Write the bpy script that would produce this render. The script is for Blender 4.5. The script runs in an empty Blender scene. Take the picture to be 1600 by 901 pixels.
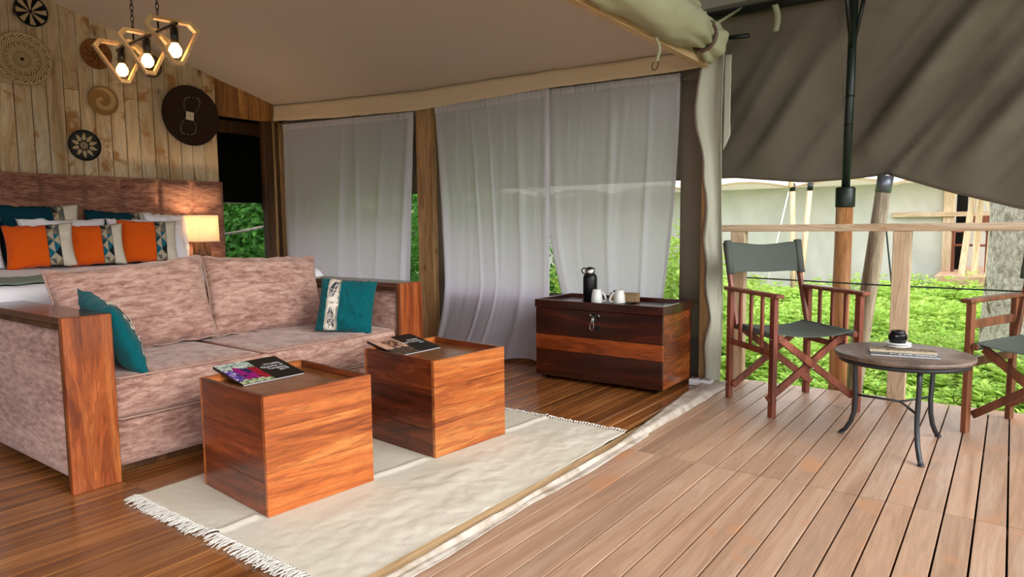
import bpy, math, random
from math import pi, sin, cos, radians as R, sqrt
from mathutils import Vector as V, Matrix, noise
random.seed(7)
SC = bpy.context.scene
COL = SC.collection

# ---------------------------------------------------------------- camera
cam_d = bpy.data.cameras.new('camera'); cam = bpy.data.objects.new('camera', cam_d); COL.objects.link(cam)
cF = V((-0.59088, 0.80139, -0.09289)).normalized(); cR = V((0.80541, 0.59262, -0.01051)); cU = cR.cross(cF).normalized(); cR = cF.cross(cU)
cam.matrix_world = Matrix(((cR.x, cU.x, -cF.x, 0), (cR.y, cU.y, -cF.y, 0), (cR.z, cU.z, -cF.z, 1.1), (0, 0, 0, 1)))
cam_d.sensor_width = 36; cam_d.lens = 23.83; cam_d.clip_start = .02; cam_d.clip_end = 300
SC.camera = cam
# ---------------------------------------------------------------- world, sun, exposure
SC.view_settings.view_transform = 'Standard'; SC.view_settings.look = 'None'
SC.view_settings.gamma = 1; SC.view_settings.use_curve_mapping = False
SC.view_settings.exposure = 0.9
W = bpy.data.worlds.new('world'); SC.world = W; W.use_nodes = True
bg = W.node_tree.nodes['Background']; bg.inputs[0].default_value = (.93, .97, 1, 1); bg.inputs[1].default_value = 1.55
sd = bpy.data.lights.new('sun', 'SUN'); sd.energy = 2.0; sd.angle = R(50); sd.color = (1, .97, .93)
sun = bpy.data.objects.new('sun', sd); COL.objects.link(sun)
sun.rotation_euler = V((.86, -.10, .50)).to_track_quat('Z', 'Y').to_euler()

# ---------------------------------------------------------------- helpers
def lin(c):
    c = c / 255 if c > 1 else c
    return c / 12.92 if c <= .04045 else ((c + .055) / 1.055) ** 2.4
def rgb(r, g, b): return (lin(float(r) if r > 1 else r), lin(float(g) if g > 1 else g), lin(float(b) if b > 1 else b), 1)

class NT:
    def __init__(s, name, rough=.6, base=(200, 200, 200), metal=0, spec=.5, coat=0):
        s.m = bpy.data.materials.new(name); s.m.use_nodes = True; s.t = s.m.node_tree
        s.p = s.t.nodes['Principled BSDF']; s.p.inputs['Roughness'].default_value = rough
        s.p.inputs['Base Color'].default_value = rgb(*base); s.p.inputs['Metallic'].default_value = metal
        s.p.inputs['Specular IOR Level'].default_value = spec; s.p.inputs['Coat Weight'].default_value = coat
        s.p.inputs['Coat Roughness'].default_value = .15
    def n(s, ty, **kw):
        x = s.t.nodes.new(ty)
        for k, v in kw.items():
            if k.startswith('i_'): x.inputs[k[2:].replace('_', ' ')].default_value = v
            else: setattr(x, k, v)
        return x
    def l(s, a, b): s.t.links.new(a, b)
    def coords(s, scale=(1, 1, 1), rand=True, kind='Object'):
        tc = s.n('ShaderNodeTexCoord'); mp = s.n('ShaderNodeMapping'); mp.inputs['Scale'].default_value = scale
        if rand:
            oi = s.n('ShaderNodeObjectInfo'); mu = s.n('ShaderNodeMath', operation='MULTIPLY'); mu.inputs[1].default_value = 41.3
            s.l(oi.outputs['Random'], mu.inputs[0]); ad = s.n('ShaderNodeVectorMath', operation='ADD')
            s.l(tc.outputs[kind], ad.inputs[0]); s.l(mu.outputs[0], ad.inputs[1]); s.l(ad.outputs[0], mp.inputs['Vector']); s.oi = oi
        else: s.l(tc.outputs[kind], mp.inputs['Vector'])
        return mp.outputs[0]
    def noise(s, vec, scale=5, detail=4, rough=.55, dist=0):
        x = s.n('ShaderNodeTexNoise'); x.inputs['Scale'].default_value = scale; x.inputs['Detail'].default_value = detail
        x.inputs['Roughness'].default_value = rough; x.inputs['Distortion'].default_value = dist
        s.l(vec, x.inputs['Vector']); return x.outputs['Fac']
    def ramp(s, fac, stops):
        x = s.n('ShaderNodeValToRGB'); e = x.color_ramp.elements
        while len(e) < len(stops): e.new(.5)
        for el, (p, c) in zip(e, stops): el.position = p; el.color = rgb(*c)
        s.l(fac, x.inputs[0]); return x.outputs[0]
    def mix(s, fac, a, b, mode='MIX'):
        x = s.n('ShaderNodeMix', data_type='RGBA', blend_type=mode)
        for so, v in ((x.inputs[0], fac), (x.inputs[6], a), (x.inputs[7], b)):
            if isinstance(v, (int, float, tuple)): so.default_value = v
            else: s.l(v, so)
        return x.outputs[2]
    def bump(s, h, st=.3, d=.01):
        x = s.n('ShaderNodeBump'); x.inputs['Strength'].default_value = st; x.inputs['Distance'].default_value = d
        s.l(h, x.inputs['Height']); s.l(x.outputs[0], s.p.inputs['Normal'])
    def base(s, c): s.l(c, s.p.inputs['Base Color']); return s
    def alpha_mix(s, fac, translucent=None, tfac=.4):
        out = s.t.nodes['Material Output']; sh = s.p.outputs[0]
        if translucent:
            tl = s.n('ShaderNodeBsdfTranslucent'); tl.inputs[0].default_value = rgb(*translucent)
            m = s.n('ShaderNodeMixShader'); m.inputs[0].default_value = tfac; s.l(sh, m.inputs[1]); s.l(tl.outputs[0], m.inputs[2]); sh = m.outputs[0]
        if fac is not None:
            tr = s.n('ShaderNodeBsdfTransparent'); m = s.n('ShaderNodeMixShader')
            if isinstance(fac, (int, float)): m.inputs[0].default_value = fac
            else: s.l(fac, m.inputs[0])
            s.l(sh, m.inputs[1]); s.l(tr.outputs[0], m.inputs[2]); sh = m.outputs[0]
        s.l(sh, out.inputs[0]); return s

def wood(name, dark, mid, light, axis='Y', rough=.4, coat=0, fine=1.0, tone=.35, spots=None, stretch=14, sc=9, spec=.5, rings=.3, knots=None):
    t = NT(name, rough, coat=coat, spec=spec)
    s = {'X': (1 / stretch, 1, 1), 'Y': (1, 1 / stretch, 1), 'Z': (1, 1, 1 / stretch)}[axis]
    v = t.coords(s)
    a = t.noise(v, sc, 3, .6, 1.2)
    c = t.ramp(a, [(.28, dark), (.5, mid), (.72, light)])
    b = t.noise(v, sc * 9, 5, .7, .4)
    g = t.ramp(b, [(.3, (120, 120, 120)), (.62, (255, 255, 255))])
    c = t.mix(.55 * fine, c, g, 'MULTIPLY')
    if rings:
        mu = t.n('ShaderNodeMath', operation='MULTIPLY'); mu.inputs[1].default_value = 58; t.l(a, mu.inputs[0])
        sn = t.n('ShaderNodeMath', operation='SINE'); t.l(mu.outputs[0], sn.inputs[0])
        c = t.mix(rings, c, t.ramp(sn.outputs[0], [(.0, (255, 255, 255)), (.75, (205, 200, 195)), (1, (120, 105, 95))]), 'MULTIPLY')
    if knots:
        ks = {'X': (.45, 1, 1), 'Y': (1, .45, 1), 'Z': (1, 1, .45)}[axis]; kv = t.coords(ks)
        vo = t.n('ShaderNodeTexVoronoi', feature='F1'); vo.inputs['Scale'].default_value = knots[1]; t.l(kv, vo.inputs['Vector'])
        nz = t.noise(kv, 30, 2); ad = t.n('ShaderNodeMath', operation='MULTIPLY_ADD'); ad.inputs[1].default_value = .12; t.l(nz, ad.inputs[0]); t.l(vo.outputs['Distance'], ad.inputs[2])
        c = t.mix(t.ramp(ad.outputs[0], [(knots[2], (235, 235, 235)), (knots[2] + .06, (90, 90, 90)), (knots[2] + .13, (0, 0, 0))]), c, rgb(*knots[0]))
    mr = t.n('ShaderNodeMapRange'); mr.inputs['To Min'].default_value = 1 - tone; mr.inputs['To Max'].default_value = 1 + tone * .55
    t.l(t.oi.outputs['Random'], mr.inputs['Value'])
    hs = t.n('ShaderNodeHueSaturation'); t.l(mr.outputs[0], hs.inputs['Value']); t.l(c, hs.inputs['Color']); c = hs.outputs[0]
    if spots:
        nv = t.coords((1, 1, 1)); sp = t.noise(nv, spots[1], 3, .6, .3)
        m = t.ramp(sp, [(spots[2], (0, 0, 0)), (spots[2] + .09, (255, 255, 255))])
        c = t.mix(m, c, rgb(*spots[0]))
    t.base(c); t.bump(b, .12, .002); return t.m

def cloth(name, a, b, scale=300, rough=.95, big=None, bump=.25, tl=None, tfac=.3, alpha=None, sheen=0):
    t = NT(name, rough, spec=.15); v = t.coords((1, 1, 1))
    f = t.noise(v, scale, 2, .6); c = t.ramp(f, [(.3, a), (.7, b)])
    if big:
        g = t.noise(v, big[1], 4, .6, .5); m = t.ramp(g, [(.42, (0, 0, 0)), (.68, (255, 255, 255))]); c = t.mix(m, c, rgb(*big[0]))
    t.base(c); t.bump(f, bump, .001); t.p.inputs['Sheen Weight'].default_value = sheen
    if tl or alpha: t.alpha_mix(alpha, tl, tfac)
    return t.m

def plain(name, c, rough=.5, metal=0, spec=.5, coat=0): return NT(name, rough, c, metal, spec, coat).m

def suede(name, dark, mid, light, s=(1, .35, 1)):
    t = NT(name, .85, spec=.2); v = t.coords((s[0] * 1, s[1], s[2]), rand=False)
    a = t.noise(v, 30, 6, .74, .35); b = t.noise(v, 5, 2, .5, .5)
    mx = t.n('ShaderNodeMath', operation='MULTIPLY_ADD'); mx.inputs[1].default_value = .35; mx.inputs[2].default_value = -.175 + 0
    t.l(b, mx.inputs[0]); ad = t.n('ShaderNodeMath', operation='ADD'); t.l(a, ad.inputs[0]); t.l(mx.outputs[0], ad.inputs[1])
    t.base(t.ramp(ad.outputs[0], [(.34, dark), (.5, mid), (.66, light)])); t.p.inputs['Sheen Weight'].default_value = .25
    t.bump(a, .12, .003); return t.m

def vcol(name, rough=.8, bumpscale=None):
    t = NT(name, rough, spec=.2); a = t.n('ShaderNodeVertexColor', layer_name='Col'); t.base(a.outputs[0])
    if bumpscale: t.bump(t.noise(t.coords(), bumpscale, 2), .4, .003)
    return t.m

def leafmat(name, a, b, c, tl):
    t = NT(name, .55, spec=.35); v = t.coords((1, 1, 1), rand=False)
    f = t.noise(v, 9, 3, .7); at = t.n('ShaderNodeVertexColor', layer_name='Col')
    col = t.ramp(f, [(.3, a), (.52, b), (.72, c)]); col = t.mix(1.0, col, at.outputs[0], 'MULTIPLY')
    t.base(col); out = t.t.nodes['Material Output']
    tr = t.n('ShaderNodeBsdfTranslucent'); tr.inputs[0].default_value = rgb(*tl)
    m = t.n('ShaderNodeMixShader'); m.inputs[0].default_value = .3; t.l(t.p.outputs[0], m.inputs[1]); t.l(tr.outputs[0], m.inputs[2]); t.l(m.outputs[0], out.inputs[0])
    return t.m

class G:
    """geometry accumulator: one G becomes one mesh object"""
    def __init__(s): s.v = []; s.f = []; s.mi = []; s.sm = []; s.c = []; s.T = None
    def add(s, vs, fs, mi=0, sm=False, col=None):
        n = len(s.v); s.v += [tuple(s.T @ V(p)) if s.T else tuple(p) for p in vs]
        for i, f in enumerate(fs):
            s.f.append([n + k for k in f]); s.mi.append(mi); s.sm.append(sm)
            s.c.append(col[i] if isinstance(col, list) else (col or (1, 1, 1, 1)))
        return s
    def box(s, lo, hi, b=.002, mi=0, M=None):
        (x0, y0, z0), (x1, y1, z1) = lo, hi; b = min(b, (x1 - x0) * .45, (y1 - y0) * .45, (z1 - z0) * .45); vs = []; idx = {}
        for i in (0, 1):
            for j in (0, 1):
                for k in (0, 1):
                    p = [(x0, x1)[i], (y0, y1)[j], (z0, z1)[k]]; d = [(b, -b)[i], (b, -b)[j], (b, -b)[k]]
                    for a in range(3):
                        q = [p[m] + (0 if m == a else d[m]) for m in range(3)]; idx[(i, j, k, a)] = len(vs); vs.append(M @ V(q) if M else q)
        fs = []
        for a in range(3):
            o = [m for m in range(3) if m != a]
            for e in (0, 1):
                r = []
                for (u, w) in ((0, 0), (1, 0), (1, 1), (0, 1)):
                    key = [0, 0, 0]; key[a] = e; key[o[0]] = u; key[o[1]] = w; r.append(idx[(*key, a)])
                if (a == 1) == (e == 1): r.reverse()
                fs.append(r)
        # edge faces
        for a in range(3):
            o = [m for m in range(3) if m != a]
            for u in (0, 1):
                for w in (0, 1):
                    k0 = [0, 0, 0]; k0[o[0]] = u; k0[o[1]] = w; k1 = list(k0); k1[a] = 1
                    r = [idx[(*k0, o[0])], idx[(*k1, o[0])], idx[(*k1, o[1])], idx[(*k0, o[1])]]
                    if ((u + w) % 2 == 0) == (a != 1): r.reverse()
                    fs.append(r)
        for i in (0, 1):
            for j in (0, 1):
                for k in (0, 1):
                    r = [idx[(i, j, k, 0)], idx[(i, j, k, 1)], idx[(i, j, k, 2)]]
                    if (i + j + k) % 2 == 0: r.reverse()
                    fs.append(r)
        return s.add(vs, fs, mi)
    def beam(s, p, q, w, h, up=(0, 0, 1), b=.002, mi=0):
        p, q = V(p), V(q); d = (q - p); L = d.length; z = d.normalized(); x = V(up).cross(z)
        if x.length < 1e-4: x = V((1, 0, 0))
        x.normalize(); y = z.cross(x); M = Matrix.Translation(p) @ Matrix((x, y, z)).transposed().to_4x4()
        return s.box((-w / 2, -h / 2, 0), (w / 2, h / 2, L), b, mi, M)
    def tube(s, pts, r, n=8, mi=0, close=False, cap=True, flat=1.0):
        pts = [V(p) for p in pts]; m = len(pts); rr = r if isinstance(r, (list, tuple)) else [r] * m; vs = []; fs = []
        t0 = (pts[1] - pts[0]).normalized(); u = t0.orthogonal().normalized()
        for i, p in enumerate(pts):
            a = pts[(i - 1) % m] if (i > 0 or close) else p; c = pts[(i + 1) % m] if (i < m - 1 or close) else p
            t = (c - a).normalized(); u = (u - t * u.dot(t)); u = u.normalized() if u.length > 1e-6 else t.orthogonal().normalized(); w = t.cross(u)
            for k in range(n):
                th = 2 * pi * k / n; vs.append(p + (u * cos(th) + w * sin(th) * flat) * rr[i])
        for i in range(m if close else m - 1):
            j = (i + 1) % m
            for k in range(n): fs.append([i * n + k, i * n + (k + 1) % n, j * n + (k + 1) % n, j * n + k])
        if cap and not close: fs += [list(range(n))[::-1], [(m - 1) * n + k for k in range(n)]]
        return s.add(vs, fs, mi, True)
    def lathe(s, prof, c=(0, 0, 0), n=24, mi=0, caps=True):
        vs = []; fs = []
        for r, z in prof:
            for k in range(n): th = 2 * pi * k / n; vs.append((c[0] + r * cos(th), c[1] + r * sin(th), c[2] + z))
        for i in range(len(prof) - 1):
            for k in range(n): fs.append([i * n + k, i * n + (k + 1) % n, (i + 1) * n + (k + 1) % n, (i + 1) * n + k])
        s.add(vs, fs, mi, True)
        if caps:
            m = len(prof) - 1; o = len(s.v) - len(vs)
            if prof[0][0] > 1e-5: s.f.append([o + k for k in range(n)][::-1]); s.mi.append(mi); s.sm.append(False); s.c.append((1, 1, 1, 1))
            if prof[-1][0] > 1e-5: s.f.append([o + m * n + k for k in range(n)]); s.mi.append(mi); s.sm.append(False); s.c.append((1, 1, 1, 1))
        return s
    def grid(s, fn, nu, nv, mi=0, sm=True, flip=False, cf=None):
        vs = [fn(i / nu, j / nv) for i in range(nu + 1) for j in range(nv + 1)]; fs = []; cs = []
        for i in range(nu):
            for j in range(nv):
                a = i * (nv + 1) + j; q = [a, a + nv + 1, a + nv + 2, a + 1]; fs.append(q[::-1] if flip else q)
                cs.append(cf((i + .5) / nu, (j + .5) / nv) if cf else (1, 1, 1, 1))
        return s.add(vs, fs, mi, sm, cs)
    def prism(s, poly, h, M=None, mi=0):
        n = len(poly); vs = [V((a, b, 0)) for a, b in poly] + [V((a, b, h)) for a, b in poly]
        if M: vs = [M @ p for p in vs]
        fs = [list(range(n))[::-1], list(range(n, 2 * n))] + [[i, (i + 1) % n, n + (i + 1) % n, n + i] for i in range(n)]
        return s.add(vs, fs, mi)
    def mesh(s, name, mats):
        me = bpy.data.meshes.new(name); me.from_pydata([tuple(p) for p in s.v], [], s.f)
        for m in (mats if isinstance(mats, (list, tuple)) else [mats]): me.materials.append(m)
        me.polygons.foreach_set('material_index', s.mi); me.polygons.foreach_set('use_smooth', s.sm)
        if any(c != (1, 1, 1, 1) for c in s.c):
            ca = me.color_attributes.new('Col', 'FLOAT_COLOR', 'CORNER'); arr = []
            for f, c in zip(s.f, s.c): arr += list(c) * len(f)
            ca.data.foreach_set('color', arr)
        me.validate(); me.update(); return me
    def obj(s, name, mats, parent=None, **kw): return place(name, s.mesh(name, mats), parent, **kw)

def place(name, me, parent=None, loc=None, rot=None, **kw):
    o = bpy.data.objects.new(name, me); COL.objects.link(o)
    if parent: o.parent = parent
    if loc: o.location = loc
    if rot: o.rotation_euler = rot
    return tag(o, **kw)
def tag(o, label=None, cat=None, group=None, kind=None):
    if label: o['label'] = label
    if cat: o['category'] = cat
    if group: o['group'] = group
    if kind: o['kind'] = kind
    return o
def thing(name, label, cat, loc=(0, 0, 0), rz=0, group=None): return place(name, None, None, loc, (0, 0, rz), label=label, cat=cat, group=group)
def struct(name, label=None, loc=(0, 0, 0)):
    return place(name, None, None, loc, None, kind='structure', label=label)
def solidify(o, t, off=0):
    m = o.modifiers.new('thickness', 'SOLIDIFY'); m.thickness = t; m.offset = off; return o
def text(name, body, size, mat, parent, M, align='LEFT', ext=.0006, space=1.0):
    cu = bpy.data.curves.new(name, 'FONT'); cu.body = body; cu.size = size; cu.extrude = ext; cu.align_x = align; cu.space_line = space
    tmp = bpy.data.objects.new(name, cu); COL.objects.link(tmp); bpy.context.view_layer.update()
    me = bpy.data.meshes.new_from_object(tmp.evaluated_get(bpy.context.evaluated_depsgraph_get())); me.transform(M)
    bpy.data.objects.remove(tmp); me.materials.clear(); me.materials.append(mat); return place(name, me, parent)
def fbm(x, y, z=0, o=3): return noise.fractal(V((x, y, z)), .6, 2.0, o)

# ---------------------------------------------------------------- materials
M = {}
M['floor'] = wood('varnished_floor_wood', (104, 58, 26), (150, 92, 46), (190, 128, 70), 'Y', .26, .3, tone=.24, stretch=22, sc=12, rings=.12, fine=.7)
M['deck'] = wood('weathered_deck_wood', (166, 128, 102), (188, 150, 124), (202, 170, 146), 'Y', .45, 0, fine=.4, tone=.18, spots=((190, 138, 102), 2.6, .60), stretch=16, sc=9, rings=.12)
M['plank'] = wood('pale_reclaimed_plank', (196, 164, 122), (232, 208, 170), (246, 232, 204), 'Z', .75, 0, fine=.45, tone=.2, spots=((178, 132, 84), 4.0, .58), stretch=9, sc=8, spec=.2, rings=.16, knots=((92, 58, 30), 4.2, .10))
M['plank_warm'] = wood('amber_plank', (134, 84, 36), (188, 128, 64), (212, 156, 88), 'Z', .6, 0, tone=.22, stretch=9, sc=8, knots=((84, 48, 24), 4, .10))
M['timber'] = wood('rough_pine_timber', (142, 102, 60), (190, 148, 98), (214, 176, 126), 'Z', .7, 0, tone=.10, knots=((110, 70, 38), 6, .12))
M['timber_dark'] = wood('stained_timber', (58, 34, 16), (98, 62, 32), (134, 90, 50), 'Z', .55, 0, tone=.15)
M['pine_x'] = wood('pale_pine_rail', (196, 160, 122), (222, 192, 158), (236, 212, 182), 'X', .6, 0, fine=.4, tone=.05, spots=((190, 140, 100), 3.2, .66))
M['pine_y'] = wood('pale_pine_beam', (176, 140, 96), (206, 172, 128), (222, 192, 150), 'Y', .6, 0, fine=.4, tone=.05)
M['pine_z'] = wood('pale_pine_post', (196, 160, 122), (226, 196, 160), (238, 214, 184), 'Z', .6, 0, fine=.4, tone=.06)
M['pole_orange'] = wood('peeled_orange_pole', (164, 102, 52), (208, 148, 92), (226, 178, 128), 'Z', .6, 0, fine=.6, tone=.05)
M['pole_grey'] = wood('weathered_grey_pole', (128, 106, 82), (176, 156, 130), (206, 190, 166), 'Z', .8, 0, tone=.05)
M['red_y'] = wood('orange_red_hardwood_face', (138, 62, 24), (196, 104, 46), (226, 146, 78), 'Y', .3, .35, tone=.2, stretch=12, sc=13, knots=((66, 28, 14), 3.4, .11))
M['red_x_shade'] = wood('shaded_hardwood_face', (62, 22, 10), (128, 54, 24), (172, 84, 38), 'X', .3, .35, tone=.28, stretch=10, sc=12, rings=.4)  # cube table side faces: shade put into a darker copy of the wood
M['red_z'] = wood('sofa_hardwood_board', (112, 48, 20), (170, 84, 38), (204, 118, 60), 'Z', .3, .35, tone=.12, stretch=10, sc=11, knots=((70, 32, 16), 3.2, .09))
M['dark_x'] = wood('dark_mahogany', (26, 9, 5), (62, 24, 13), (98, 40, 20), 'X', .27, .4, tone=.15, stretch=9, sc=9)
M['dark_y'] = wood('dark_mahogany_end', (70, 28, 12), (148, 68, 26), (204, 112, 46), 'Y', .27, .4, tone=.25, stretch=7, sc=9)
M['band_x'] = wood('amber_band', (120, 50, 18), (176, 84, 32), (206, 116, 48), 'X', .27, .4, tone=.05, stretch=9, sc=9)
M['armtop'] = wood('dark_arm_top', (60, 30, 18), (98, 54, 34), (126, 76, 50), 'X', .25, .4, tone=.1)
M['tray_wood'] = wood('brown_table_inset', (110, 60, 28), (150, 92, 46), (178, 116, 64), 'Y', .25, .4, tone=.1)
M['chairwood'] = wood('red_brown_teak', (92, 42, 26), (134, 66, 44), (164, 92, 66), 'Z', .5, .05, fine=.6, tone=.12)
M['chairwood_dark'] = wood('brown_teak', (80, 42, 24), (124, 70, 42), (156, 96, 62), 'Z', .5, .05, fine=.6, tone=.12)
M['frame_pale'] = wood('pale_lamp_timber', (190, 150, 100), (216, 182, 134), (232, 202, 158), 'Z', .55, 0, fine=.4, tone=.05)
M['tabletop'] = wood('brown_leathery_top', (84, 66, 56), (112, 92, 80), (134, 114, 100), 'X', .5, .1, fine=.5, tone=.02, stretch=2)
M['sofa'] = suede('rose_suede', (134, 94, 82), (180, 140, 126), (208, 174, 160), (.42, .42, 1.7))
M['headboard'] = suede('brown_suede', (104, 66, 52), (146, 100, 82), (178, 136, 112), (.42, .38, 1.7))
M['piping'] = plain('suede_piping', (176, 140, 126), .85)
M['canvas_in'] = cloth('inner_tent_canvas', (118, 108, 92), (132, 122, 104), 500, tl=(150, 140, 110), tfac=.12)
M['canvas_low'] = cloth('lower_tent_canvas', (92, 84, 74), (104, 96, 86), 500)
M['ceiling'] = cloth('ceiling_liner', (216, 200, 182), (224, 210, 192), 350, tl=(200, 184, 164), tfac=.12)
M['valance'] = cloth('valance_canvas', (226, 206, 168), (236, 218, 184), 400, tl=(225, 205, 165), tfac=.12)
M['fly'] = cloth('brown_fly_canvas', (118, 110, 97), (132, 124, 110), 300, big=((106, 98, 86), 1.2), tl=(120, 112, 92), tfac=.08)
M['fly_roof'] = cloth('roof_fly_canvas', (118, 110, 97), (130, 122, 108), 300, tl=(150, 142, 125), tfac=.08)
M['roll'] = cloth('sage_canvas', (166, 166, 136), (178, 178, 150), 400, tl=(170, 178, 140), tfac=.1)
M['flap'] = cloth('pale_sage_canvas', (182, 182, 164), (196, 196, 178), 400, tl=(180, 184, 160), tfac=.15)
M['zip'] = plain('brown_zip', (96, 74, 62), .6)
M['groundsheet'] = cloth('white_groundsheet', (190, 178, 166), (208, 198, 188), 300, big=((160, 142, 124), 9))
M['curtain'] = cloth('sheer_white_cotton', (226, 226, 242), (240, 240, 253), 250, tl=(252, 238, 255), tfac=.54, alpha=.08)
M['curtain_hem'] = cloth('curtain_heading', (214, 210, 214), (228, 226, 230), 250, tl=(222, 222, 228), tfac=.4)
M['net'] = NT('insect_net', .8, (40, 44, 40)).alpha_mix(.8).m
M['net_dark'] = NT('dark_insect_net', .8, (14, 16, 14)).alpha_mix(.72).m
M['black_canvas'] = cloth('black_canvas', (16, 16, 14), (28, 28, 25), 200)
M['black_steel'] = NT('black_steel', .35, (16, 20, 18), .2).m
M['green_steel'] = NT('dark_green_steel', .4, (18, 34, 28), .1).m
M['galv'] = plain('galvanised_steel', (128, 134, 150), .4, .7)
M['iron'] = NT('wrought_iron', .45, (58, 60, 64), .6).m
M['steel'] = plain('brushed_steel', (190, 186, 180), .25, 1)
M['chaincol'] = plain('dark_chain', (36, 28, 24), .4, .7)
M['white_linen'] = cloth('white_linen', (234, 234, 246), (246, 246, 252), 300, sheen=.1)
M['orange'] = cloth('orange_linen', (214, 84, 14), (228, 98, 22), 400, sheen=.1)
M['cream'] = cloth('cream_linen', (206, 198, 180), (220, 212, 196), 400)
M['teal_dark'] = cloth('dark_teal_linen', (8, 52, 66), (14, 64, 78), 400)
M['teal'] = cloth('teal_velvet', (0, 78, 86), (2, 98, 104), 200, sheen=.12)
M['runner'] = cloth('sage_green_runner', (132, 150, 138), (152, 168, 154), 250)
M['rug'] = cloth('woven_cream_rug', (206, 198, 182), (232, 226, 212), 260, big=((214, 208, 190), 3), bump=.6)
M['fringe'] = cloth('white_cotton_fringe', (206, 200, 190), (228, 224, 216), 200)
M['pattern'] = vcol('printed_pattern', .85)
M['basket'] = vcol('woven_grass', .85, 160)
M['chair_canvas'] = cloth('grey_green_chair_canvas', (84, 90, 84), (98, 104, 98), 400, tl=(90, 96, 90), tfac=.05)
M['shade'] = NT('lamp_shade_fabric', .8, (240, 226, 204)).alpha_mix(None, (248, 232, 206), .36).m
M['black_gloss'] = plain('black_cover', (12, 12, 12), .4)
M['paper'] = plain('book_pages', (206, 208, 214), .6)
M['ink_white'] = plain('white_lettering', (225, 225, 228), .5)
M['ink_dark'] = plain('dark_print', (70, 66, 64), .8)
M['matte_black'] = plain('matte_black_metal', (14, 15, 17), .35, .3)
M['ceramic'] = plain('white_ceramic', (226, 226, 222), .12, 0, .5, .4)
M['tray'] = plain('dark_tray', (58, 56, 54), .25, .3)
M['box_wood'] = wood('small_box_wood', (150, 116, 78), (182, 148, 106), (200, 168, 126), 'X', .6, 0, tone=.05)
M['plastic_white'] = plain('white_plastic', (226, 228, 232), .35)
M['lens_glass'] = plain('lens_glass', (30, 22, 28), .05, 0, .8, .6)
M['cord'] = plain('dark_green_cord', (42, 56, 52), .7)
M['cord_pale'] = plain('pale_cord', (210, 205, 195), .7)
M['tent_wall'] = cloth('grey_tent_wall', (206, 204, 194), (214, 212, 203), 60, big=((196, 195, 186), 1.1))
M['tent_roof'] = cloth('white_tent_roof', (240, 232, 222), (248, 242, 236), 60, tl=(245, 235, 225), tfac=.4)
M['tent_lip'] = cloth('peach_roof_hem', (214, 180, 150), (226, 196, 168), 60)
M['bark'] = None
t = NT('grey_tree_bark', .95, spec=.1); v_ = t.coords((1, 1, .7), rand=False); a_ = t.noise(v_, 26, 6, .75); b_ = t.noise(v_, 2.6, 4, .65, .6)
c_ = t.ramp(a_, [(.34, (136, 122, 112)), (.5, (190, 178, 168)), (.66, (226, 218, 210))]); m_ = t.ramp(b_, [(.60, (0, 0, 0)), (.64, (255, 255, 255))])
t.base(t.mix(m_, c_, rgb(104, 94, 70))); t.bump(a_, .6, .03); M['bark'] = t.m
t = NT('dark_tree_bark', .95, (44, 34, 26), spec=.1); M['bark_dark'] = t.m
t = NT('soil_and_moss', .95, spec=.1); v_ = t.coords((1, 1, 1), rand=False); a_ = t.noise(v_, 3, 5, .7); b_ = t.noise(v_, 40, 3, .7)
c_ = t.ramp(a_, [(.42, (94, 126, 48)), (.56, (140, 128, 104))]); t.base(t.mix(.4, c_, t.ramp(b_, [(.3, (70, 70, 60)), (.7, (255, 255, 255))]), 'MULTIPLY')); t.bump(b_, .8, .03); M['ground'] = t.m
M['leaf'] = leafmat('nettle_leaf', (116, 156, 56), (170, 208, 92), (212, 236, 134), (196, 216, 104))
M['grass'] = leafmat('grass_blade', (120, 156, 70), (160, 194, 98), (190, 214, 130), (176, 210, 110))
M['leaf_dark'] = leafmat('forest_leaf', (26, 70, 18), (62, 122, 34), (110, 168, 56), (90, 160, 40))

# ================================================================ SETTING
def lerp_pts(pts, x):
    if x <= pts[0][0]: return pts[0][1]
    for (a, b), (c, d) in zip(pts, pts[1:]):
        if x <= c:
            k = (x - a) / (c - a); return b + (d - b) * k
    return pts[-1][1]
GZ = -.38
EAVE = [(-6.65, 2.42), (-4.4, 2.31), (-3.0, 2.29), (-1.6, 2.25)]
def ceil_z(x, y): return lerp_pts(EAVE, x) + .275 * ((4.66 - y) if y > 1.2 else (3.46 - (1.2 - y)))

# ground
def hill(x, y): return max(0, (sqrt((x * .8) ** 2 + max(0, y - 2) ** 2) - 15) / 10) ** 1.3 * 3.2
def gh(x, y): return hill(x, y) + GZ - .10 * max(0, min(1, (y - 5) / 4)) + .05 * fbm(x * .5, y * .5) + (.12 if y > 6 else 0) * fbm(x * .3 + 9, y * .3)
g = G(); g.grid(lambda u, v: (lambda x, y: (x, y, gh(x, y) if y > 4.8 else GZ - .05 + hill(x, y)))(-30 + 60 * u, -14 + 54 * v), 110, 110)
g.obj('ground', M['ground'], kind='structure')

# interior floor: every board its own piece
fl = struct('floor', 'glossy golden brown board floor inside the tent')
bw = .0895; x = -1.632; k = 0; bm_cache = {}
def board_mesh(key, w, l, h, m, bev=.0022):
    if key not in bm_cache:
        q = G(); q.box((-w / 2, 0, -h), (w / 2, l, 0), bev); bm_cache[key] = q.mesh(key, m)
    return bm_cache[key]
while x > -6.6:
    w = bw
    cuts = [-2.2, 1.31 if k % 1 == 0 else 1.31, 4.64]
    for a, b in zip(cuts, cuts[1:]):
        me = board_mesh('floor_board_%.2f' % (b - a), w - .0034, b - a - .002, .02, M['floor'])
        place('floor_board', me, fl, (x - w / 2, a, 0))
    x -= w; k += 1
g = G(); g.box((-6.66, -2.3, -.1), (-1.5, 4.7, -.022)); g.obj('underlay', M['timber_dark'], fl)

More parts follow.
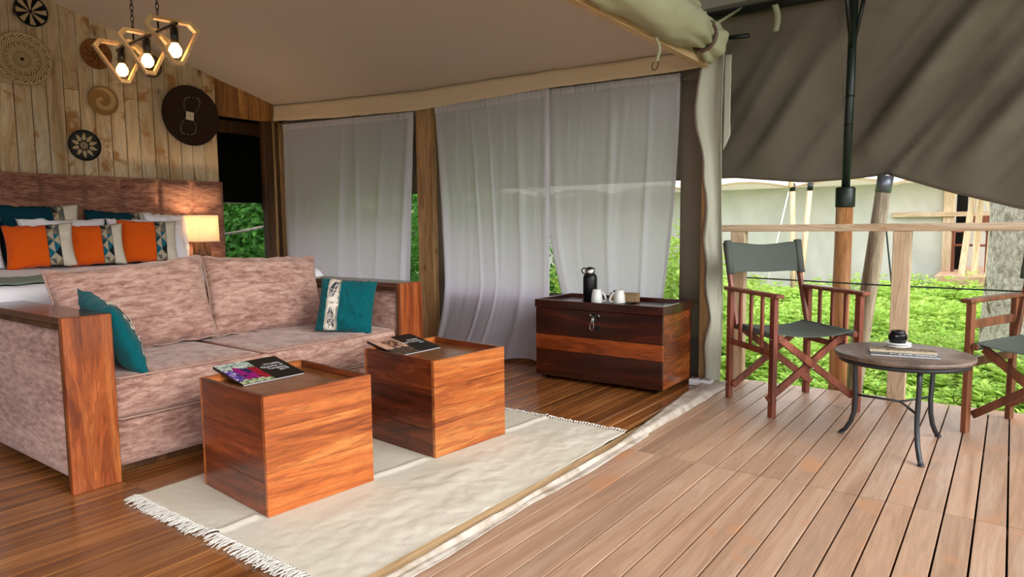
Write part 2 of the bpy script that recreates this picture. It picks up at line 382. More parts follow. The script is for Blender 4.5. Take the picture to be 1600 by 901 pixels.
# deck: every board its own piece
dk = struct('floor', 'pale weathered plank deck of the veranda'); dk.name = 'floor_deck'
p = .0973
for k in range(-5, 36):
    x0 = -1.036 + p * k
    for a, b in ((-1.6, 2.946), (2.950, 4.765)):
        me = board_mesh('deck_board_%.2f' % (b - a), p - .0068, b - a, .03, M['deck'], .0009)
        place('deck_board', me, dk, (x0 + p / 2, a + random.uniform(0, .0015), random.uniform(-.001, .001)))
g = G()
for y in (-1.4, -.2, 1.0, 2.0, 2.948, 3.9, 4.6): g.box((-1.55, y - .04, -.16), (2.5, y + .04, -.024), .002)
g.obj('joist', M['timber_dark'], dk)
g = G(); g.box((-1.56, -1.6, -.19), (2.5, 4.76, -.185), .001); g.obj('gap_shade_sheet', M['black_canvas'], dk, label='black sheet added under the deck boards to darken the gaps')  # added sheet, stands in for the shade seen between the boards
g = G(); g.box((-1.55, 4.70, -.18), (2.5, 4.74, -.024), .002); g.obj('fascia', M['timber_dark'], dk)

# sill between room and deck
g = G(); g.box((-1.572, -2.2, 0.0), (-1.510, 4.44, .018), .004); g.obj('trim_1', M['pine_y'], kind='structure', label='pale timber batten along the open tent front')
def gs(u, v):
    y = -2.2 + 6.72 * v; a = -1.516 + .008 * fbm(y * 2.2, 3); b = -1.468 + .012 * fbm(y * 1.7, 8) - (.02 if y > 3.2 else 0)
    if y > 2.9: a -= .13 * min(1, (y - 2.9) / 1.2)
    xx = a + (b - a) * u
    return (xx, y, .004 + .018 * max(0, min(1, (-1.500 - xx) / .012)) + .006 * (fbm(y * 3, u * 2, 2) + .4) * sin(pi * u))
g = G(); g.grid(gs, 10, 150); o = solidify(g.obj('trim_2', M['groundsheet'], kind='structure', label='white groundsheet edge folded over the timber batten'), .002, 1)

# left wall: planks
wl = struct('wall_left', 'wall of vertical reclaimed planks behind the bed')
edges = [.92, 1.06, 1.19, 1.33, 1.46, 1.60, 1.74, 1.88, 2.02, 2.151, 2.276, 2.388, 2.52, 2.64, 2.757, 2.889, 3.015, 3.138, 3.272, 3.396, 3.524, 3.636, 3.772, 3.905]
butts = {8: 2.29, 9: 2.29, 10: 2.31, 12: 2.31, 14: 2.22, 16: 2.30, 15: 2.41}
def plank(y0, y1, z0, z1f, mat, dx=0.0):
    q = G(); xa, xb = -6.64, -6.618 + dx; gp = .0022
    y0 += gp; y1 -= gp; z0 += .001; t0, t1 = z1f(y0), z1f(y1)
    vs = [(xa, y0, z0), (xa, y1, z0), (xa, y1, t1), (xa, y0, t0), (xb, y0 + .002, z0), (xb, y1 - .002, z0), (xb, y1 - .002, t1), (xb, y0 + .002, t0)]
    q.add(vs, [[0, 3, 2, 1], [4, 5, 6, 7], [0, 1, 5, 4], [1, 2, 6, 5], [2, 3, 7, 6], [3, 0, 4, 7]]); return q.obj('plank', mat, wl)
top = lambda y: ceil_z(-6.62, y) + .03
for i, (a, b) in enumerate(zip(edges, edges[1:])):
    dx = random.uniform(-.002, .003)
    if i in butts:
        plank(a, b, 0, lambda y: butts[i] - .002, M['plank'], dx); plank(a, b, butts[i], top, M['plank'], dx + .002)
    else: plank(a, b, 0, top, M['plank'], dx)
de = [3.905, 4.034, 4.163, 4.28, 4.418, 4.54, 4.655]
for a, b in zip(de, de[1:]): plank(a, b, 2.25, top, M['plank_warm'])
g = G()
for (a, b, z0, z1) in ((.9, 3.89, 0, 2.4), (-2.3, .9, 0, 2.35)): g.box((-6.66, a, z0), (-6.645, b, z1), .001)
g.obj('backing', M['black_canvas'], wl)
def wl_fill(u, v):
    y = -2.3 + 3.25 * u; return (-6.625, y, (ceil_z(-6.62, y) + .05) * v)
g = G(); g.grid(wl_fill, 12, 4); g.obj('canvas_panel', M['canvas_in'], wl)

# doorway in the plank wall
d1 = struct('door_1', 'dark doorway beside the headboard')
def bx(parent, name, lo, hi, mat, b=.003, **kw): q = G(); q.box(lo, hi, b); return q.obj(name, mat, parent, **kw)
bx(d1, 'jamb', (-6.66, 4.425, 0), (-6.585, 4.535, 2.25), M['timber_dark'])
bx(d1, 'trim_strip', (-6.66, 4.54, 0), (-6.60, 4.578, 2.25), M['timber'])
bx(d1, 'trim_strip', (-6.66, 4.585, 0), (-6.59, 4.61, 2.25), M['timber_dark'])
bx(d1, 'trim_strip', (-6.66, 4.615, 0), (-6.575, 4.66, 2.25), M['timber'])
bx(d1, 'header', (-6.95, 3.8, 2.13), (-6.88, 5.0, 2.26), M['timber_dark'])
bx(d1, 'inner_jamb', (-6.95, 4.66, 0), (-6.88, 4.74, 2.13), M['timber_dark'])
g = G()
def panel(g, x0, x1, y0, y1, z0, z1, mi=0): g.box((min(x0, x1), min(y0, y1), z0), (max(x0, x1), max(y0, y1), z1), .0005, mi)
panel(g, -7.42, -7.40, 3.0, 5.6, 1.44, 2.4); panel(g, -7.42, -7.40, 3.0, 5.6, -.1, .45); panel(g, -7.42, -7.40, 3.0, 3.95, .45, 1.44); panel(g, -7.42, -7.40, 5.0, 5.6, .45, 1.44)
panel(g, -7.42, -6.67, 2.98, 3.0, -.1, 2.7); panel(g, -7.42, -6.67, 5.2, 5.22, -.1, 2.7); panel(g, -7.42, -6.67, 3.0, 5.2, 2.4, 2.42); panel(g, -7.4, -6.67, 3.0, 5.2, -.1, -.02)
g.obj('passage_wall', M['black_canvas'], d1)
def roll_hang(u, v): y = 3.95 + 1.05 * u; return (-7.38 + .02 * sin(u * 34) * (.4 + v) + .01 * fbm(u * 20, v * 2), y, 1.40 + .85 * v)
g = G(); g.grid(roll_hang, 60, 6); g.obj('rolled_net_blind', M['black_canvas'], d1)
g = G(); g.grid(lambda u, v: (-7.395, 3.95 + 1.05 * u, .45 + 1.0 * v), 1, 1); g.obj('insect_net', M['net_dark'], d1)

# back wall of canvas with two curtained window openings
wb = struct('wall_back', 'grey brown canvas wall behind the white curtains')
g = G(); YW = 4.665
def cz(g, x0, x1, z0, z1, mi=0, n=6):
    g.grid(lambda u, v: (x0 + (x1 - x0) * u, YW + .008 * fbm((x0 + (x1 - x0) * u) * 2, (z0 + (z1 - z0) * v) * 1.5), z0 + (z1 - z0) * v), n, n, mi)
cz(g, -6.64, -1.66, -.02, .29, 1, 40); cz(g, -6.64, -1.66, .29, .53, 0, 40)
for a, b in ((-6.64, -6.42), (-4.50, -4.18), (-1.93, -1.66)): cz(g, a, b, .53, 2.1)
cz(g, -6.64, -1.66, 2.1, 2.34, 0, 40)
solidify(g.obj('canvas_panel', [M['canvas_in'], M['canvas_low']], wb), .004)
for i, (a, b) in enumerate(((-6.42, -4.50), (-4.18, -1.93))):
    w_ = struct('window_%d' % (i + 1), 'canvas window opening with insect net')
    q = G(); q.grid(lambda u, v: (a + (b - a) * u, YW + .006, .53 + 1.57 * v), 1, 1); q.obj('insect_net', M['net'], w_)
    q = G(); q.box((a - .012, YW - .007, .52), (b + .012, YW - .002, .545), .001); q.box((a - .012, YW - .007, 2.09), (b + .012, YW - .002, 2.11), .001); q.obj('hem', M['canvas_low'], w_)
# posts in the wall
bx(None, 'tent_post', (-4.462, 4.585, 0), (-4.268, 4.655, 2.20), M['timber'], .004, label='knotty timber post standing between the two window curtains', cat='post')
bx(None, 'tent_post', (-1.735, 4.55, 0), (-1.655, 4.64, 2.16), M['timber'], .004, label='timber corner post behind the zipped sage flap', cat='post')
bx(None, 'tent_beam', (-1.70, -2.2, 2.118), (-1.655, 4.44, 2.16), M['pine_y'], .003, label='pale timber beam across the open tent front', cat='beam')
# front gable above the beam, front wall, ceiling
def gable(u, v): y = -2.3 + 6.94 * u; return (-1.665, y, 2.15 + (ceil_z(-1.66, y) - 2.15) * v)
g = G(); g.grid(gable, 30, 3); solidify(g.obj('wall_right', M['roll'], kind='structure', label='sage canvas gable above the front beam'), .003)
wf = struct('wall_front', 'canvas wall on the near side with unseen windows added for light')
g = G()
for (x0, x1, z0, z1) in ((-6.62, -1.66, -.02, .5), (-6.62, -6.3, .5, 2.15), (-4.3, -4.1, .5, 2.15), (-1.95, -1.66, .5, 2.15)): g.grid(lambda u, v: (x0 + (x1 - x0) * u, -2.25, z0 + (z1 - z0) * v), 8, 4)
g.grid(lambda u, v: (-6.62 + 4.96 * u, -2.25, 2.15 + (ceil_z(-6.62 + 4.96 * u, -2.25) - 2.15) * v), 20, 2); solidify(g.obj('canvas_panel', M['canvas_in'], wf), .003)
for a, b in ((-6.3, -4.3), (-4.1, -1.95)):  # curtained openings out of view, added to let more light into the room
    g = G(); g.grid(lambda u, v: (a + (b - a) * u, -2.235 + .02 * sin(u * 40) * (1 - v * .6), .45 + 1.72 * v), 80, 6); g.obj('added_light_curtain', M['curtain'], wf)
def ceilf(u, v):
    y = 4.65 - 6.95 * v; x = -6.612 + 4.945 * u
    d = abs((x + 4.95) - (4.65 - y) * .55)      # stitched seam across the liner
    s = .006 * math.exp(-(d / .018) ** 2) - .012 * sin(pi * u) * sin(pi * min(1, v * 2)) + .006 * fbm(x * 1.3, y * 1.3)
    return (x, y, ceil_z(x, y) - s)
g = G(); g.grid(ceilf, 150, 120, flip=True); g.obj('ceiling', M['ceiling'], kind='structure', label='cream canvas liner sloping over the room')
# valance
VB = [(-6.62, 2.262), (-5.6, 2.20), (-4.43, 2.146), (-3.0, 2.166), (-1.92, 2.145), (-1.75, 2.150), (-1.63, 2.20)]
def val(u, v):
    x = -6.60 + 4.96 * u; zt = ceil_z(x, 4.6) - .004; zb = lerp_pts(VB, x) + .006 * fbm(x * 3, 1)
    return (x, 4.575 + .010 * fbm(x * 4, v * 2, 3) - .02 * v, zt + (zb - zt) * v)
g = G(); g.grid(val, 160, 6); solidify(g.obj('trim_3', M['valance'], kind='structure', label='beige canvas valance above the curtains'), .003)

# ---------------------------------------------------------------- porch roof (fly), poles, railing
APE = [(-9, 1.44), (-3.5, 1.46), (-1.79, 1.455), (-1.27, 1.395), (-.95, 1.404), (-.72, 1.425), (-.35, 1.29), (.05, 1.165), (.6, 1.05), (1.8, 1.0)]
def apron(u, v):
    x = -9 + 10.6 * u; zb = lerp_pts(APE, x); z = 2.66 + (zb - 2.66) * v; y = 4.98 + .42 * v ** .8
    s = x - z * .85                                   # folds run up to the right
    d = (.13 * fbm(s * 2.3, (x + z) * .25 + 4, 1, 2) + .05 * fbm(s * 5, (x + z) * .4, 7, 2) + (.045 * (abs(fbm(s * 4.2 + 2, (x + z) * .35, 15, 1)) * 2 - .5)) ) * sin(pi * min(1, v * 1.03)) ** .7 * (1.15 if x > -.85 else .85)
    r = s - (-.72 - 1.425 * .85)
    d += .05 * math.exp(-((r - .02) / .035) ** 2) * math.exp(-((v - .88) / .22) ** 2) * (1 if x > -.72 else 0)
    return (x, y - d, z)
def roof(u, v):
    y = 5.0 - 7.6 * v; x = -9 + 10.6 * u
    h = 2.66 + .30 * (4.98 - y) if y > 1.2 else 2.66 + .30 * 3.78 - .30 * (1.2 - y)
    return (x, y, h + .02 * fbm(x, y) * min(1, (4.98 - y)) + (.01 if v == 0 else 0))
fly = thing('fly_sheet', 'brown canvas fly sheet stretched over the veranda', 'tent canopy')
g = G(); g.grid(apron, 330, 60); solidify(g.obj('side_apron', M['fly'], fly), .004)
g = G(); g.grid(roof, 60, 40); g.obj('roof_sheet', M['fly_roof'], fly)
g = G(); g.tube([(x, 5.402, lerp_pts(APE, x) + .004) for x in [-9 + 10.6 * i / 160 for i in range(161)]], .007, 6); g.obj('hem', M['zip'], fly, label='dark stitched hem')
g = G(); g.tube([apron((-.985 + 9) / 10.6, v / 20) for v in range(21)], .006, 6, flat=.4); g.obj('seam', M['fly'], fly)
# eave pipe and poles
g = G(); g.tube([(-8.5, 4.958, 2.61), (-1.0, 4.958, 2.588), (1.6, 4.958, 2.575)], .032, 10)
g.obj('eave_pipe', M['black_steel'], label='black steel pipe running along under the fly sheet', cat='pipe')
pt = thing('veranda_pole', 'upright pole, black steel above a peeled orange trunk, left of the leaning grey one', 'pole')
g = G(); g.tube([(-.905, 4.9, GZ - .05), (-.90, 4.9, .4), (-.895, 4.9, 1.22)], [.058, .055, .052], 18); g.obj('trunk', M['pole_orange'], pt)
g = G(); g.lathe([(.058, 1.195), (.06, 1.2), (.06, 1.315), (.054, 1.325), (.03, 1.326)], (-.893, 4.9, 0), 20); g.obj('collar', M['green_steel'], pt)
g = G(); g.tube([(-.893, 4.9, 1.3), (-.886, 4.9, 1.95), (-.880, 4.9, 2.66)], .026, 12); g.obj('steel_tube', M['green_steel'], pt)
for xx, zz in ((-.887, 1.90), (-.889, 1.72)): g = G(); g.lathe([(.0275, 0), (.029, .002), (.029, .008), (.0275, .01)], (xx, 4.9, zz), 14); g.obj('ring', M['chaincol'], pt)
g = G(); g.tube([(-.885, 4.89, 2.20), (-.905, 4.7, 2.62)], .013, 8); g.tube([(-.880, 4.90, 2.20), (-.80, 4.90, 2.64)], .012, 8); g.obj('brace', M['black_steel'], pt)
pt = thing('veranda_pole', 'weathered grey pole leaning outward under the fly edge', 'pole')
g = G(); g.tube([(-.915, 5.40, GZ - .06), (-.86, 5.38, .15), (-.79, 5.36, .75), (-.735, 5.34, 1.32)], [.062, .062, .055, .048], 16); g.obj('trunk', M['pole_grey'], pt)
g = G(); g.tube([(-.737, 5.342, 1.30), (-.722, 5.338, 1.415)], .051, 18); g.obj('collar', M['galv'], pt)
g = G(); g.tube([(-1.75, 4.90, 2.41), (-1.54, 4.90, 2.395)], .016, 8); g.obj('steel_stub', M['black_steel'], label='short black steel tube end beside the canvas knot', cat='pipe')
# railing
rl = thing('deck_railing', 'pale pine railing at the far edge of the veranda', 'railing')
bx(rl, 'rail', (-1.62, 4.635, 1.040), (1.6, 4.725, 1.086), M['pine_x'], .003)
for x in (-1.555, -.577, .56): bx(rl, 'post', (x, 4.64, -.02 if x < 0 else -.02), (x + .095, 4.715, 1.040), M['pine_z'], .003)
g = G(); g.tube([(-1.6, 4.732, .725), (-.6, 4.732, .705), (.1, 4.732, .70), (1.6, 4.732, .705)], .005, 6); g.obj('wire', M['cord'], rl)
g = G(); g.tube([(-.745, 5.37, 1.33), (-.70, 5.42, .9), (-.62, 5.48, .2), (-.56, 5.52, GZ - .02)], .006, 6); g.obj('guy_rope', M['cord'], label='thin dark guy rope hanging beside the leaning grey pole', cat='rope')
# hanging straps
def strap(name, lab, top_, L, w=.02, mat='roll', sway=.02, dirx=(1, 0)):
    q = G(); q.grid(lambda u, v: (top_[0] + (u - .5) * w * dirx[0] + sway * sin(v * 2.6), top_[1] + (u - .5) * w * dirx[1] + .01 * sin(v * 5), top_[2] - L * v), 2, 12); return solidify(q.obj(name, M[mat], label=lab, cat='strap'), .002)
strap('tie_strap', 'pale sage tie strap hanging below the black eave pipe', (-1.36, 4.86, 2.56), .18, .04)
strap('tie_strap', 'thin cord strap hanging near the top right of the fly sheet', (.06, 4.95, 2.62), .30, .012, 'flap', .02)
# rolled door canvas on the beam
rc = thing('rolled_door_canvas', 'sage door canvas rolled and tied along the front beam', 'canvas roll')
pts = []; rr = []
for i in range(180):
    y = -2.0 + 6.25 * i / 179; pts.append((-1.60, y, 2.262 - .02 * sin(pi * i / 179))); rr.append(.125 + .012 * fbm(y * 3, 2) if y < 3.9 else .125 - .055 * min(1, (y - 3.9) / .3))
g = G(); g.tube(pts, rr, 48)
for i in range(len(g.v)):
    x, y, z = g.v[i]; a = math.atan2(z - 2.25, x + 1.60); nk = math.exp(-((y - 4.18) / .30) ** 2) + .7 * math.exp(-((y - 2.75) / .22) ** 2); k = 1 + nk * .13 * sin(a * 8 + y * 3) - (.22 * math.exp(-((y - 2.75) / .07) ** 2)) + .05 * sin(a * 3 + y * 7) ; d = .012 * fbm(x * 9, y * 4, z * 9)
    g.v[i] = (-1.60 + (x + 1.60) * k + d, y, 2.25 + (z - 2.25) * k + d * .7)
g.obj('roll', M['roll'], rc)
g = G(); prof = [(4.20, .075), (4.23, .095), (4.27, .115), (4.32, .122), (4.36, .108), (4.375, .065), (4.36, .02)]
def knot(u, v):
    th = 2 * pi * u; i = v * (len(prof) - 1); a = int(min(i, len(prof) - 2)); k = i - a
    y = prof[a][0] * (1 - k) + prof[a + 1][0] * k; r = prof[a][1] * (1 - k) + prof[a + 1][1] * k; r *= 1 + .10 * sin(th * 7) * (1 - v * .4) + .08 * fbm(cos(th) * 2, sin(th) * 2)
    return (-1.60 + r * cos(th) * .9, y, 2.245 + r * sin(th))
g.grid(knot, 56, 18); g.obj('gathered_end', M['roll'], rc)
g = G(); g.tube([(-1.60 + .085 * cos(a / 12 * 2 * pi), 4.192 + .006 * sin(a), 2.25 + .085 * sin(a / 12 * 2 * pi)) for a in range(12)], .012, 6, close=True); g.obj('tie_cord', M['zip'], rc)
g = G(); g.grid(lambda u, v: (-1.54 + .04 * fbm(u * 4, v * 2), 3.62 + .62 * u * (1 - .25 * v), 2.33 + .18 * v * (1 - u) + .02 * fbm(u * 5, v)), 16, 10); solidify(g.obj('loose_canvas', M['roll'], rc), .004)
strap('tie_strap', 'thin sage strap with wire hook hanging from the front beam', (-1.60, 3.50, 2.10), .13, .018)
g = G(); g.tube([(-1.602 + .018 * sin(a), 3.50 + .01 * cos(a), 1.955 + .028 * cos(a)) for a in [i * .5 for i in range(12)]], .0025, 5); g.obj('wire_hook', M['chaincol'], label='small bent wire hook under the strap on the front beam', cat='hook')
g = G(); g.tube([(-1.66, 4.36, 2.34), (-1.64, 4.60, 2.44), (-1.61, 4.93, 2.60)], [.012, .016, .014], 8, flat=.5); g.obj('tie_strap', M['roll'], label='sage strap tied between the canvas knot and the eave pipe', cat='strap')
# hanging zipped flap
FE = [(0, -1.672), (.25, -1.668), (.45, -1.640), (.62, -1.655), (1.0, -1.678), (1.3, -1.668), (1.5, -1.690), (1.72, -1.735), (1.88, -1.755), (2.0, -1.742), (2.18, -1.70)]
def flapf(u, v):
    z = 2.2 * (1 - v) + .004; xl = lerp_pts(FE, z) + .006 * sin(z * 17); xr = -1.572 + .008 * sin(z * 3)
    return (xl + (xr - xl) * u, 4.50 - .03 * sin(u * pi * 1.5 + z) - .012 * fbm(u * 3, z * 2), z)
ft = thing('door_flap', 'pale sage door flap hanging at the front corner post', 'tent flap')
g = G(); g.grid(flapf, 14, 80); solidify(g.obj('cloth', M['flap'], ft), .003)
g = G(); g.tube([V(flapf(0, i / 80)) + V((-.002, -.006, 0)) for i in range(81)], .006, 6); g.obj('zip', M['zip'], ft)
def flap2(u, v): z = 2.2 - .62 * v; return (-1.578 + .045 * u + .004 * fbm(u, z * 3), 4.53 + .01 * sin(z * 6), z + .10 * u * v)
g = G(); g.grid(flap2, 6, 20); solidify(g.obj('edge_fold', M['flap'], ft), .003)

# ---------------------------------------------------------------- curtains
def curtain(name, label, xl, xr, ztop, zbot, yc, folds, amp=.02, nu=110, nv=50, group=None):
    c = thing(name, label, 'curtain', group=group)
    def f(u, v):
        a, b = xl(v), xr(v); x = a + (b - a) * u; zt = lerp_pts(ztop, xl(0) + (xr(0) - xl(0)) * u); zb = zbot(u)
        z = zt + (zb - zt) * v; d = 0
        for (p, w, h, lean) in folds:
            q = (u - p - lean * v) / w; d += h * math.exp(-q * q) * (.35 + .65 * min(1, v * 2))
        d += amp * (.25 + v * .75) * fbm(u * 4.5, v * .6, p * 3, 1) + .0025 * fbm(u * 24, v * 5, 5) + .010 * max(0, fbm(u * 9 + v * .8, v * 1.4, 11, 2)) ** 1.5
        yy = yc(u, v) - d
        return (x, yy, z)
    q = G(); q.grid(f, nu, nv); q.obj('cloth', M['curtain'], c)
    q = G(); q.grid(lambda u, v: tuple(V(f(u, v * .028)) + V((0, -.004 - .006 * sin(pi * v) - .003 * sin(u * 160), 0))), nu * 2, 3); q.obj('heading', M['curtain_hem'], c)
    for e in (0, 1):
        q = G(); q.grid(lambda u, v: tuple(V(f(abs(e - u * .022), v)) + V((0, -.003, 0))), 2, nv); q.obj('side_hem', M['curtain_hem'], c)
    return c
curtain('window_curtain', 'sheer white curtain nearest the plank wall, ending behind the sofa arm', lambda v: -6.44, lambda v: -4.47 - .13 * v, [(-6.44, 2.215), (-5.5, 2.18), (-4.47, 2.142)], lambda u: .06, lambda u, v: 4.572,
        [(.10, .03, .02, -.02), (.50, .015, .05, -.03), (.60, .012, .025, .02), (.80, .02, .02, -.06), (.97, .02, .05, -.02)], .02)
def y2a(u, v):
    return 4.572 - .30 * max(0, (v - .72) / .28) ** 1.6 * (.5 + .5 * sin(pi * min(1, u * 1.05)))
curtain('window_curtain', 'longest sheer white curtain, its hem pooling on the floor beside the dark chest', lambda v: -4.20 + .10 * math.sin(v * 2), lambda v: -2.985 + .0 * v, [(-4.2, 2.155), (-2.98, 2.165)],
        lambda u: .012 + .02 * abs(sin(u * 9)), y2a, [(.02, .03, .03, 0), (.33, .012, .018, .05), (.48, .012, .018, .05), (.74, .03, .022, .02), (.97, .03, .03, 0)], .022, 120, 70)
curtain('window_curtain', 'sheer white curtain hanging behind the dark chest', lambda v: -3.02 + .17 * max(0, (v - .55) / .45) ** 1.6, lambda v: -1.915 - .13 * v ** 2, [(-2.99, 2.165), (-1.9, 2.142)], lambda u: .42, lambda u, v: 4.60,
        [(.06, .03, .02, .02), (.52, .03, .022, .0), (.80, .02, .02, .0)], .018)
g = G(); g.tube([(-6.5, 4.59, 2.20), (-4.46, 4.60, 2.135)], .009, 8); g.tube([(-4.22, 4.60, 2.15), (-1.9, 4.612, 2.132)], .009, 8)
g.obj('curtain_rail', M['galv'], label='thin metal rail threaded through the curtain headings', cat='curtain rail')

# ================================================================ FURNITURE
def psurf(w, h, t, pinch=.07, seed=0, wr=.006):
    def S(u, v, side, off=0):
        x = w / 2 * u * (1 - pinch * (1 - v * v) * u * u); z = h / 2 * v * (1 - pinch * (1 - u * u) * v * v) + h / 2
        k = max(0, (1 - u ** 4) * (1 - v ** 4)); y = t / 2 * k ** .55 * (1 - .16 * (u * u + v * v))
        n = fbm(u * 2.4 + seed, v * 2.4, side * 3 + seed) * wr * 2.2 * min(1, k * 4)
        e = (1 - k) * fbm(u * 5 + seed * 2, v * 5, 7) * wr * 1.5
        return V((x, side * -1 * (y + n + off), z + e))
    return S
def pillow(name, label, cat, w, h, t, bands, loc, rot, piping=None, group=None, seed=0, pinch=.07, wr=.006, pattern=None, n=26, bodyname='cushion_body'):
    """bands: [(u_end, material)], local front = -y"""
    th = place(name, None, None, loc, rot, label=label, cat=cat, group=group); S = psurf(w, h, t, pinch, seed, wr)
    mats = [b[1] for b in bands]; g = G()
    us = [-1 + 2 * i / n for i in range(n + 1)]
    for (ue, _m) in bands[:-1]: us.append(ue)
    us = sorted(set(round(a, 4) for a in us))
    for side in (1, -1):
        idx = lambda um: next(i for i, (ue, _) in enumerate(bands) if um <= ue + 1e-6)
        for a, b in zip(us, us[1:]):
            g.grid(lambda p, q: S(a + (b - a) * p, -1 + 2 * q, side), 1, n, idx((a + b) / 2), True, side < 0)
    me = g.mesh('cushion_body', mats)
    import bmesh
    bm = bmesh.new(); bm.from_mesh(me); bmesh.ops.remove_doubles(bm, verts=bm.verts, dist=.0004); bmesh.ops.recalc_face_normals(bm, faces=bm.faces); bm.to_mesh(me); bm.free()
    place(bodyname, me, th)
    if piping:
        g = G(); per = [(-1 + 2 * i / 20, -1) for i in range(20)] + [(1, -1 + 2 * i / 20) for i in range(20)] + [(1 - 2 * i / 20, 1) for i in range(20)] + [(-1, 1 - 2 * i / 20) for i in range(20)]
        g.tube([S(a, b, 1) for a, b in per], .0055, 6, close=True); g.obj('piping', piping, th)
    if pattern: pattern(th, S)
    return th
PAL = {'k': rgb(22, 26, 30), 't': rgb(24, 96, 116), 'd': rgb(14, 66, 84), 's': rgb(176, 164, 140), 'g': rgb(92, 96, 92), 'b': rgb(128, 112, 92), 'l': rgb(214, 206, 184)}
def tri_band(u0, u1, rows=7):
    def fn(th, S):
        g = G(); mid = (u0 + u1) / 2
        cyc = [('g', 'k', 's', 'g'), ('b', 's', 'g', 'b'), ('s', 'g', 't', 's'), ('d', 's', 's', 't'), ('s', 't', 't', 'k'), ('t', 's', 'k', 's'), ('g', 's', 's', 'b')]
        for r in range(rows):
            v0 = .96 - 1.92 * r / rows; v1 = .96 - 1.92 * (r + 1) / rows; c = cyc[r % 7]; vm = (v0 + v1) / 2
            P = lambda u, v: S(u, v, 1, .003)
            sub = 3
            for (ua, ub, flip, ca, cb) in ((u0, mid, r % 2, c[0], c[1]), (mid, u1, 1 - r % 2, c[2], c[3])):
                # each half cell is cut by a diagonal into two triangles, refined into strips
                for i in range(sub):
                    for j in range(sub):
                        a0, a1 = ua + (ub - ua) * i / sub, ua + (ub - ua) * (i + 1) / sub; b0, b1 = v0 + (v1 - v0) * j / sub, v0 + (v1 - v0) * (j + 1) / sub
                        q = [P(a0, b0), P(a1, b0), P(a1, b1), P(a0, b1)]
                        if not flip:
                            if i == j: g.add(q, [[0, 1, 2], [0, 2, 3]], 0, False, [PAL[ca], PAL[cb]])
                            else: g.add(q, [[0, 1, 2, 3]], 0, False, [PAL[ca] if i > j else PAL[cb]])
                        else:
                            k = sub - 1 - i
                            if k == j: g.add(q, [[0, 1, 3], [1, 2, 3]], 0, False, [PAL[ca], PAL[cb]])
                            else: g.add(q, [[0, 1, 2, 3]], 0, False, [PAL[ca] if k > j else PAL[cb]])
        g.obj('patterned_band', M['pattern'], th, label='band of black, teal and sand triangles')
        g = G()
        for uu in (u0, u1): g.tube([S(uu, -.96 + 1.92 * i / 24, 1, .003) for i in range(25)], .0022, 4)
        g.obj('band_trim', M['ink_dark'], th)
    return fn

# --------------------------------- headboard
hb = thing('headboard', 'wide brown suede headboard of upright padded panels against the plank wall', 'headboard', (-6.6, 0, 0))
he = [.98, 1.31, 1.645, 1.975, 2.271, 2.592, 2.902, 3.228, 3.548, 3.885]
for a, b in zip(he, he[1:]):
    def hp(u, v):
        k = ((1 - (2 * u - 1) ** 6) * (1 - (2 * v - 1) ** 16)) ** .5
        return (.055 + .052 * k, a + .003 + (b - a - .006) * u, .08 + 1.49 * v)
    g = G(); g.grid(hp, 20, 40); g.obj('headboard_panel', M['headboard'], hb)
g = G(); g.box((.004, .98, .08), (.075, 3.885, 1.57), .004); g.obj('backing_board', M['headboard'], hb)
# --------------------------------- bed
bd = thing('bed', 'wide white made-up bed in front of the brown headboard', 'bed', (-5.4, 2.2, 0))
X0, X1, Y0, Y1, ZT = -6.49, -4.22, 1.10, 3.32, .80
g = G(); g.box((X0 + 5.4 + .01, Y0 - 2.2 + .08, .0), (X1 + 5.4 - .10, Y1 - 2.2 - .08, .34), .01); g.obj('bed_base', M['headboard'], bd)
def drape(x, y, off=0, zt=ZT, fall=.55, rad=.07):
    """distance walked past the edge turns into fall"""
    xx, yy, z = x, y, zt
    for ax in (0, 1):
        for (lim, sg) in (((X1, 1),) if ax == 0 else ((Y0, -1), (Y1, 1))):
            p = x if ax == 0 else y; d = (p - (lim - sg * rad)) * sg
            if d > 0:
                a = min(d / rad, pi / 2); q = lim - sg * rad + sg * rad * sin(a); z -= rad * (1 - cos(a)) + max(0, d - rad * pi / 2)
                if ax == 0: xx = q
                else: yy = q
    n = .008 * fbm(x * 3, y * 3, 1) + .004 * fbm(x * 9, y * 9, 2)
    return (xx + 5.4 + n * .6 + off, yy - 2.2 - (off if y < 2 else -off) * .5, z + n + off)
def bedf(off, xa, xb, ya, yb):
    return lambda u, v: drape(xa + (xb - xa) * u, ya + (yb - ya) * v, off)
g = G(); g.grid(bedf(0, X0, X1 + .42, Y0 - .42, Y1 + .42), 90, 100, flip=False)
for i, p in enumerate(g.v): g.v[i] = (p[0], p[1], max(p[2], .30))
g.obj('duvet', M['white_linen'], bd)
def runf(u, v):
    y = Y0 - .40 + (Y1 - Y0 + .80) * v; return drape(-5.0 - .10 * max(0, y - 1.1) + (.74 - .22 * max(0, min(1, y - 1.1))) * u, y, .012)
g = G(); g.grid(runf, 20, 100); br = thing('bed_runner', 'sage green runner laid across the foot of the bed', 'bed runner', (-5.4, 2.2, 0)); solidify(g.obj('runner_cloth', M['runner'], br), .003)
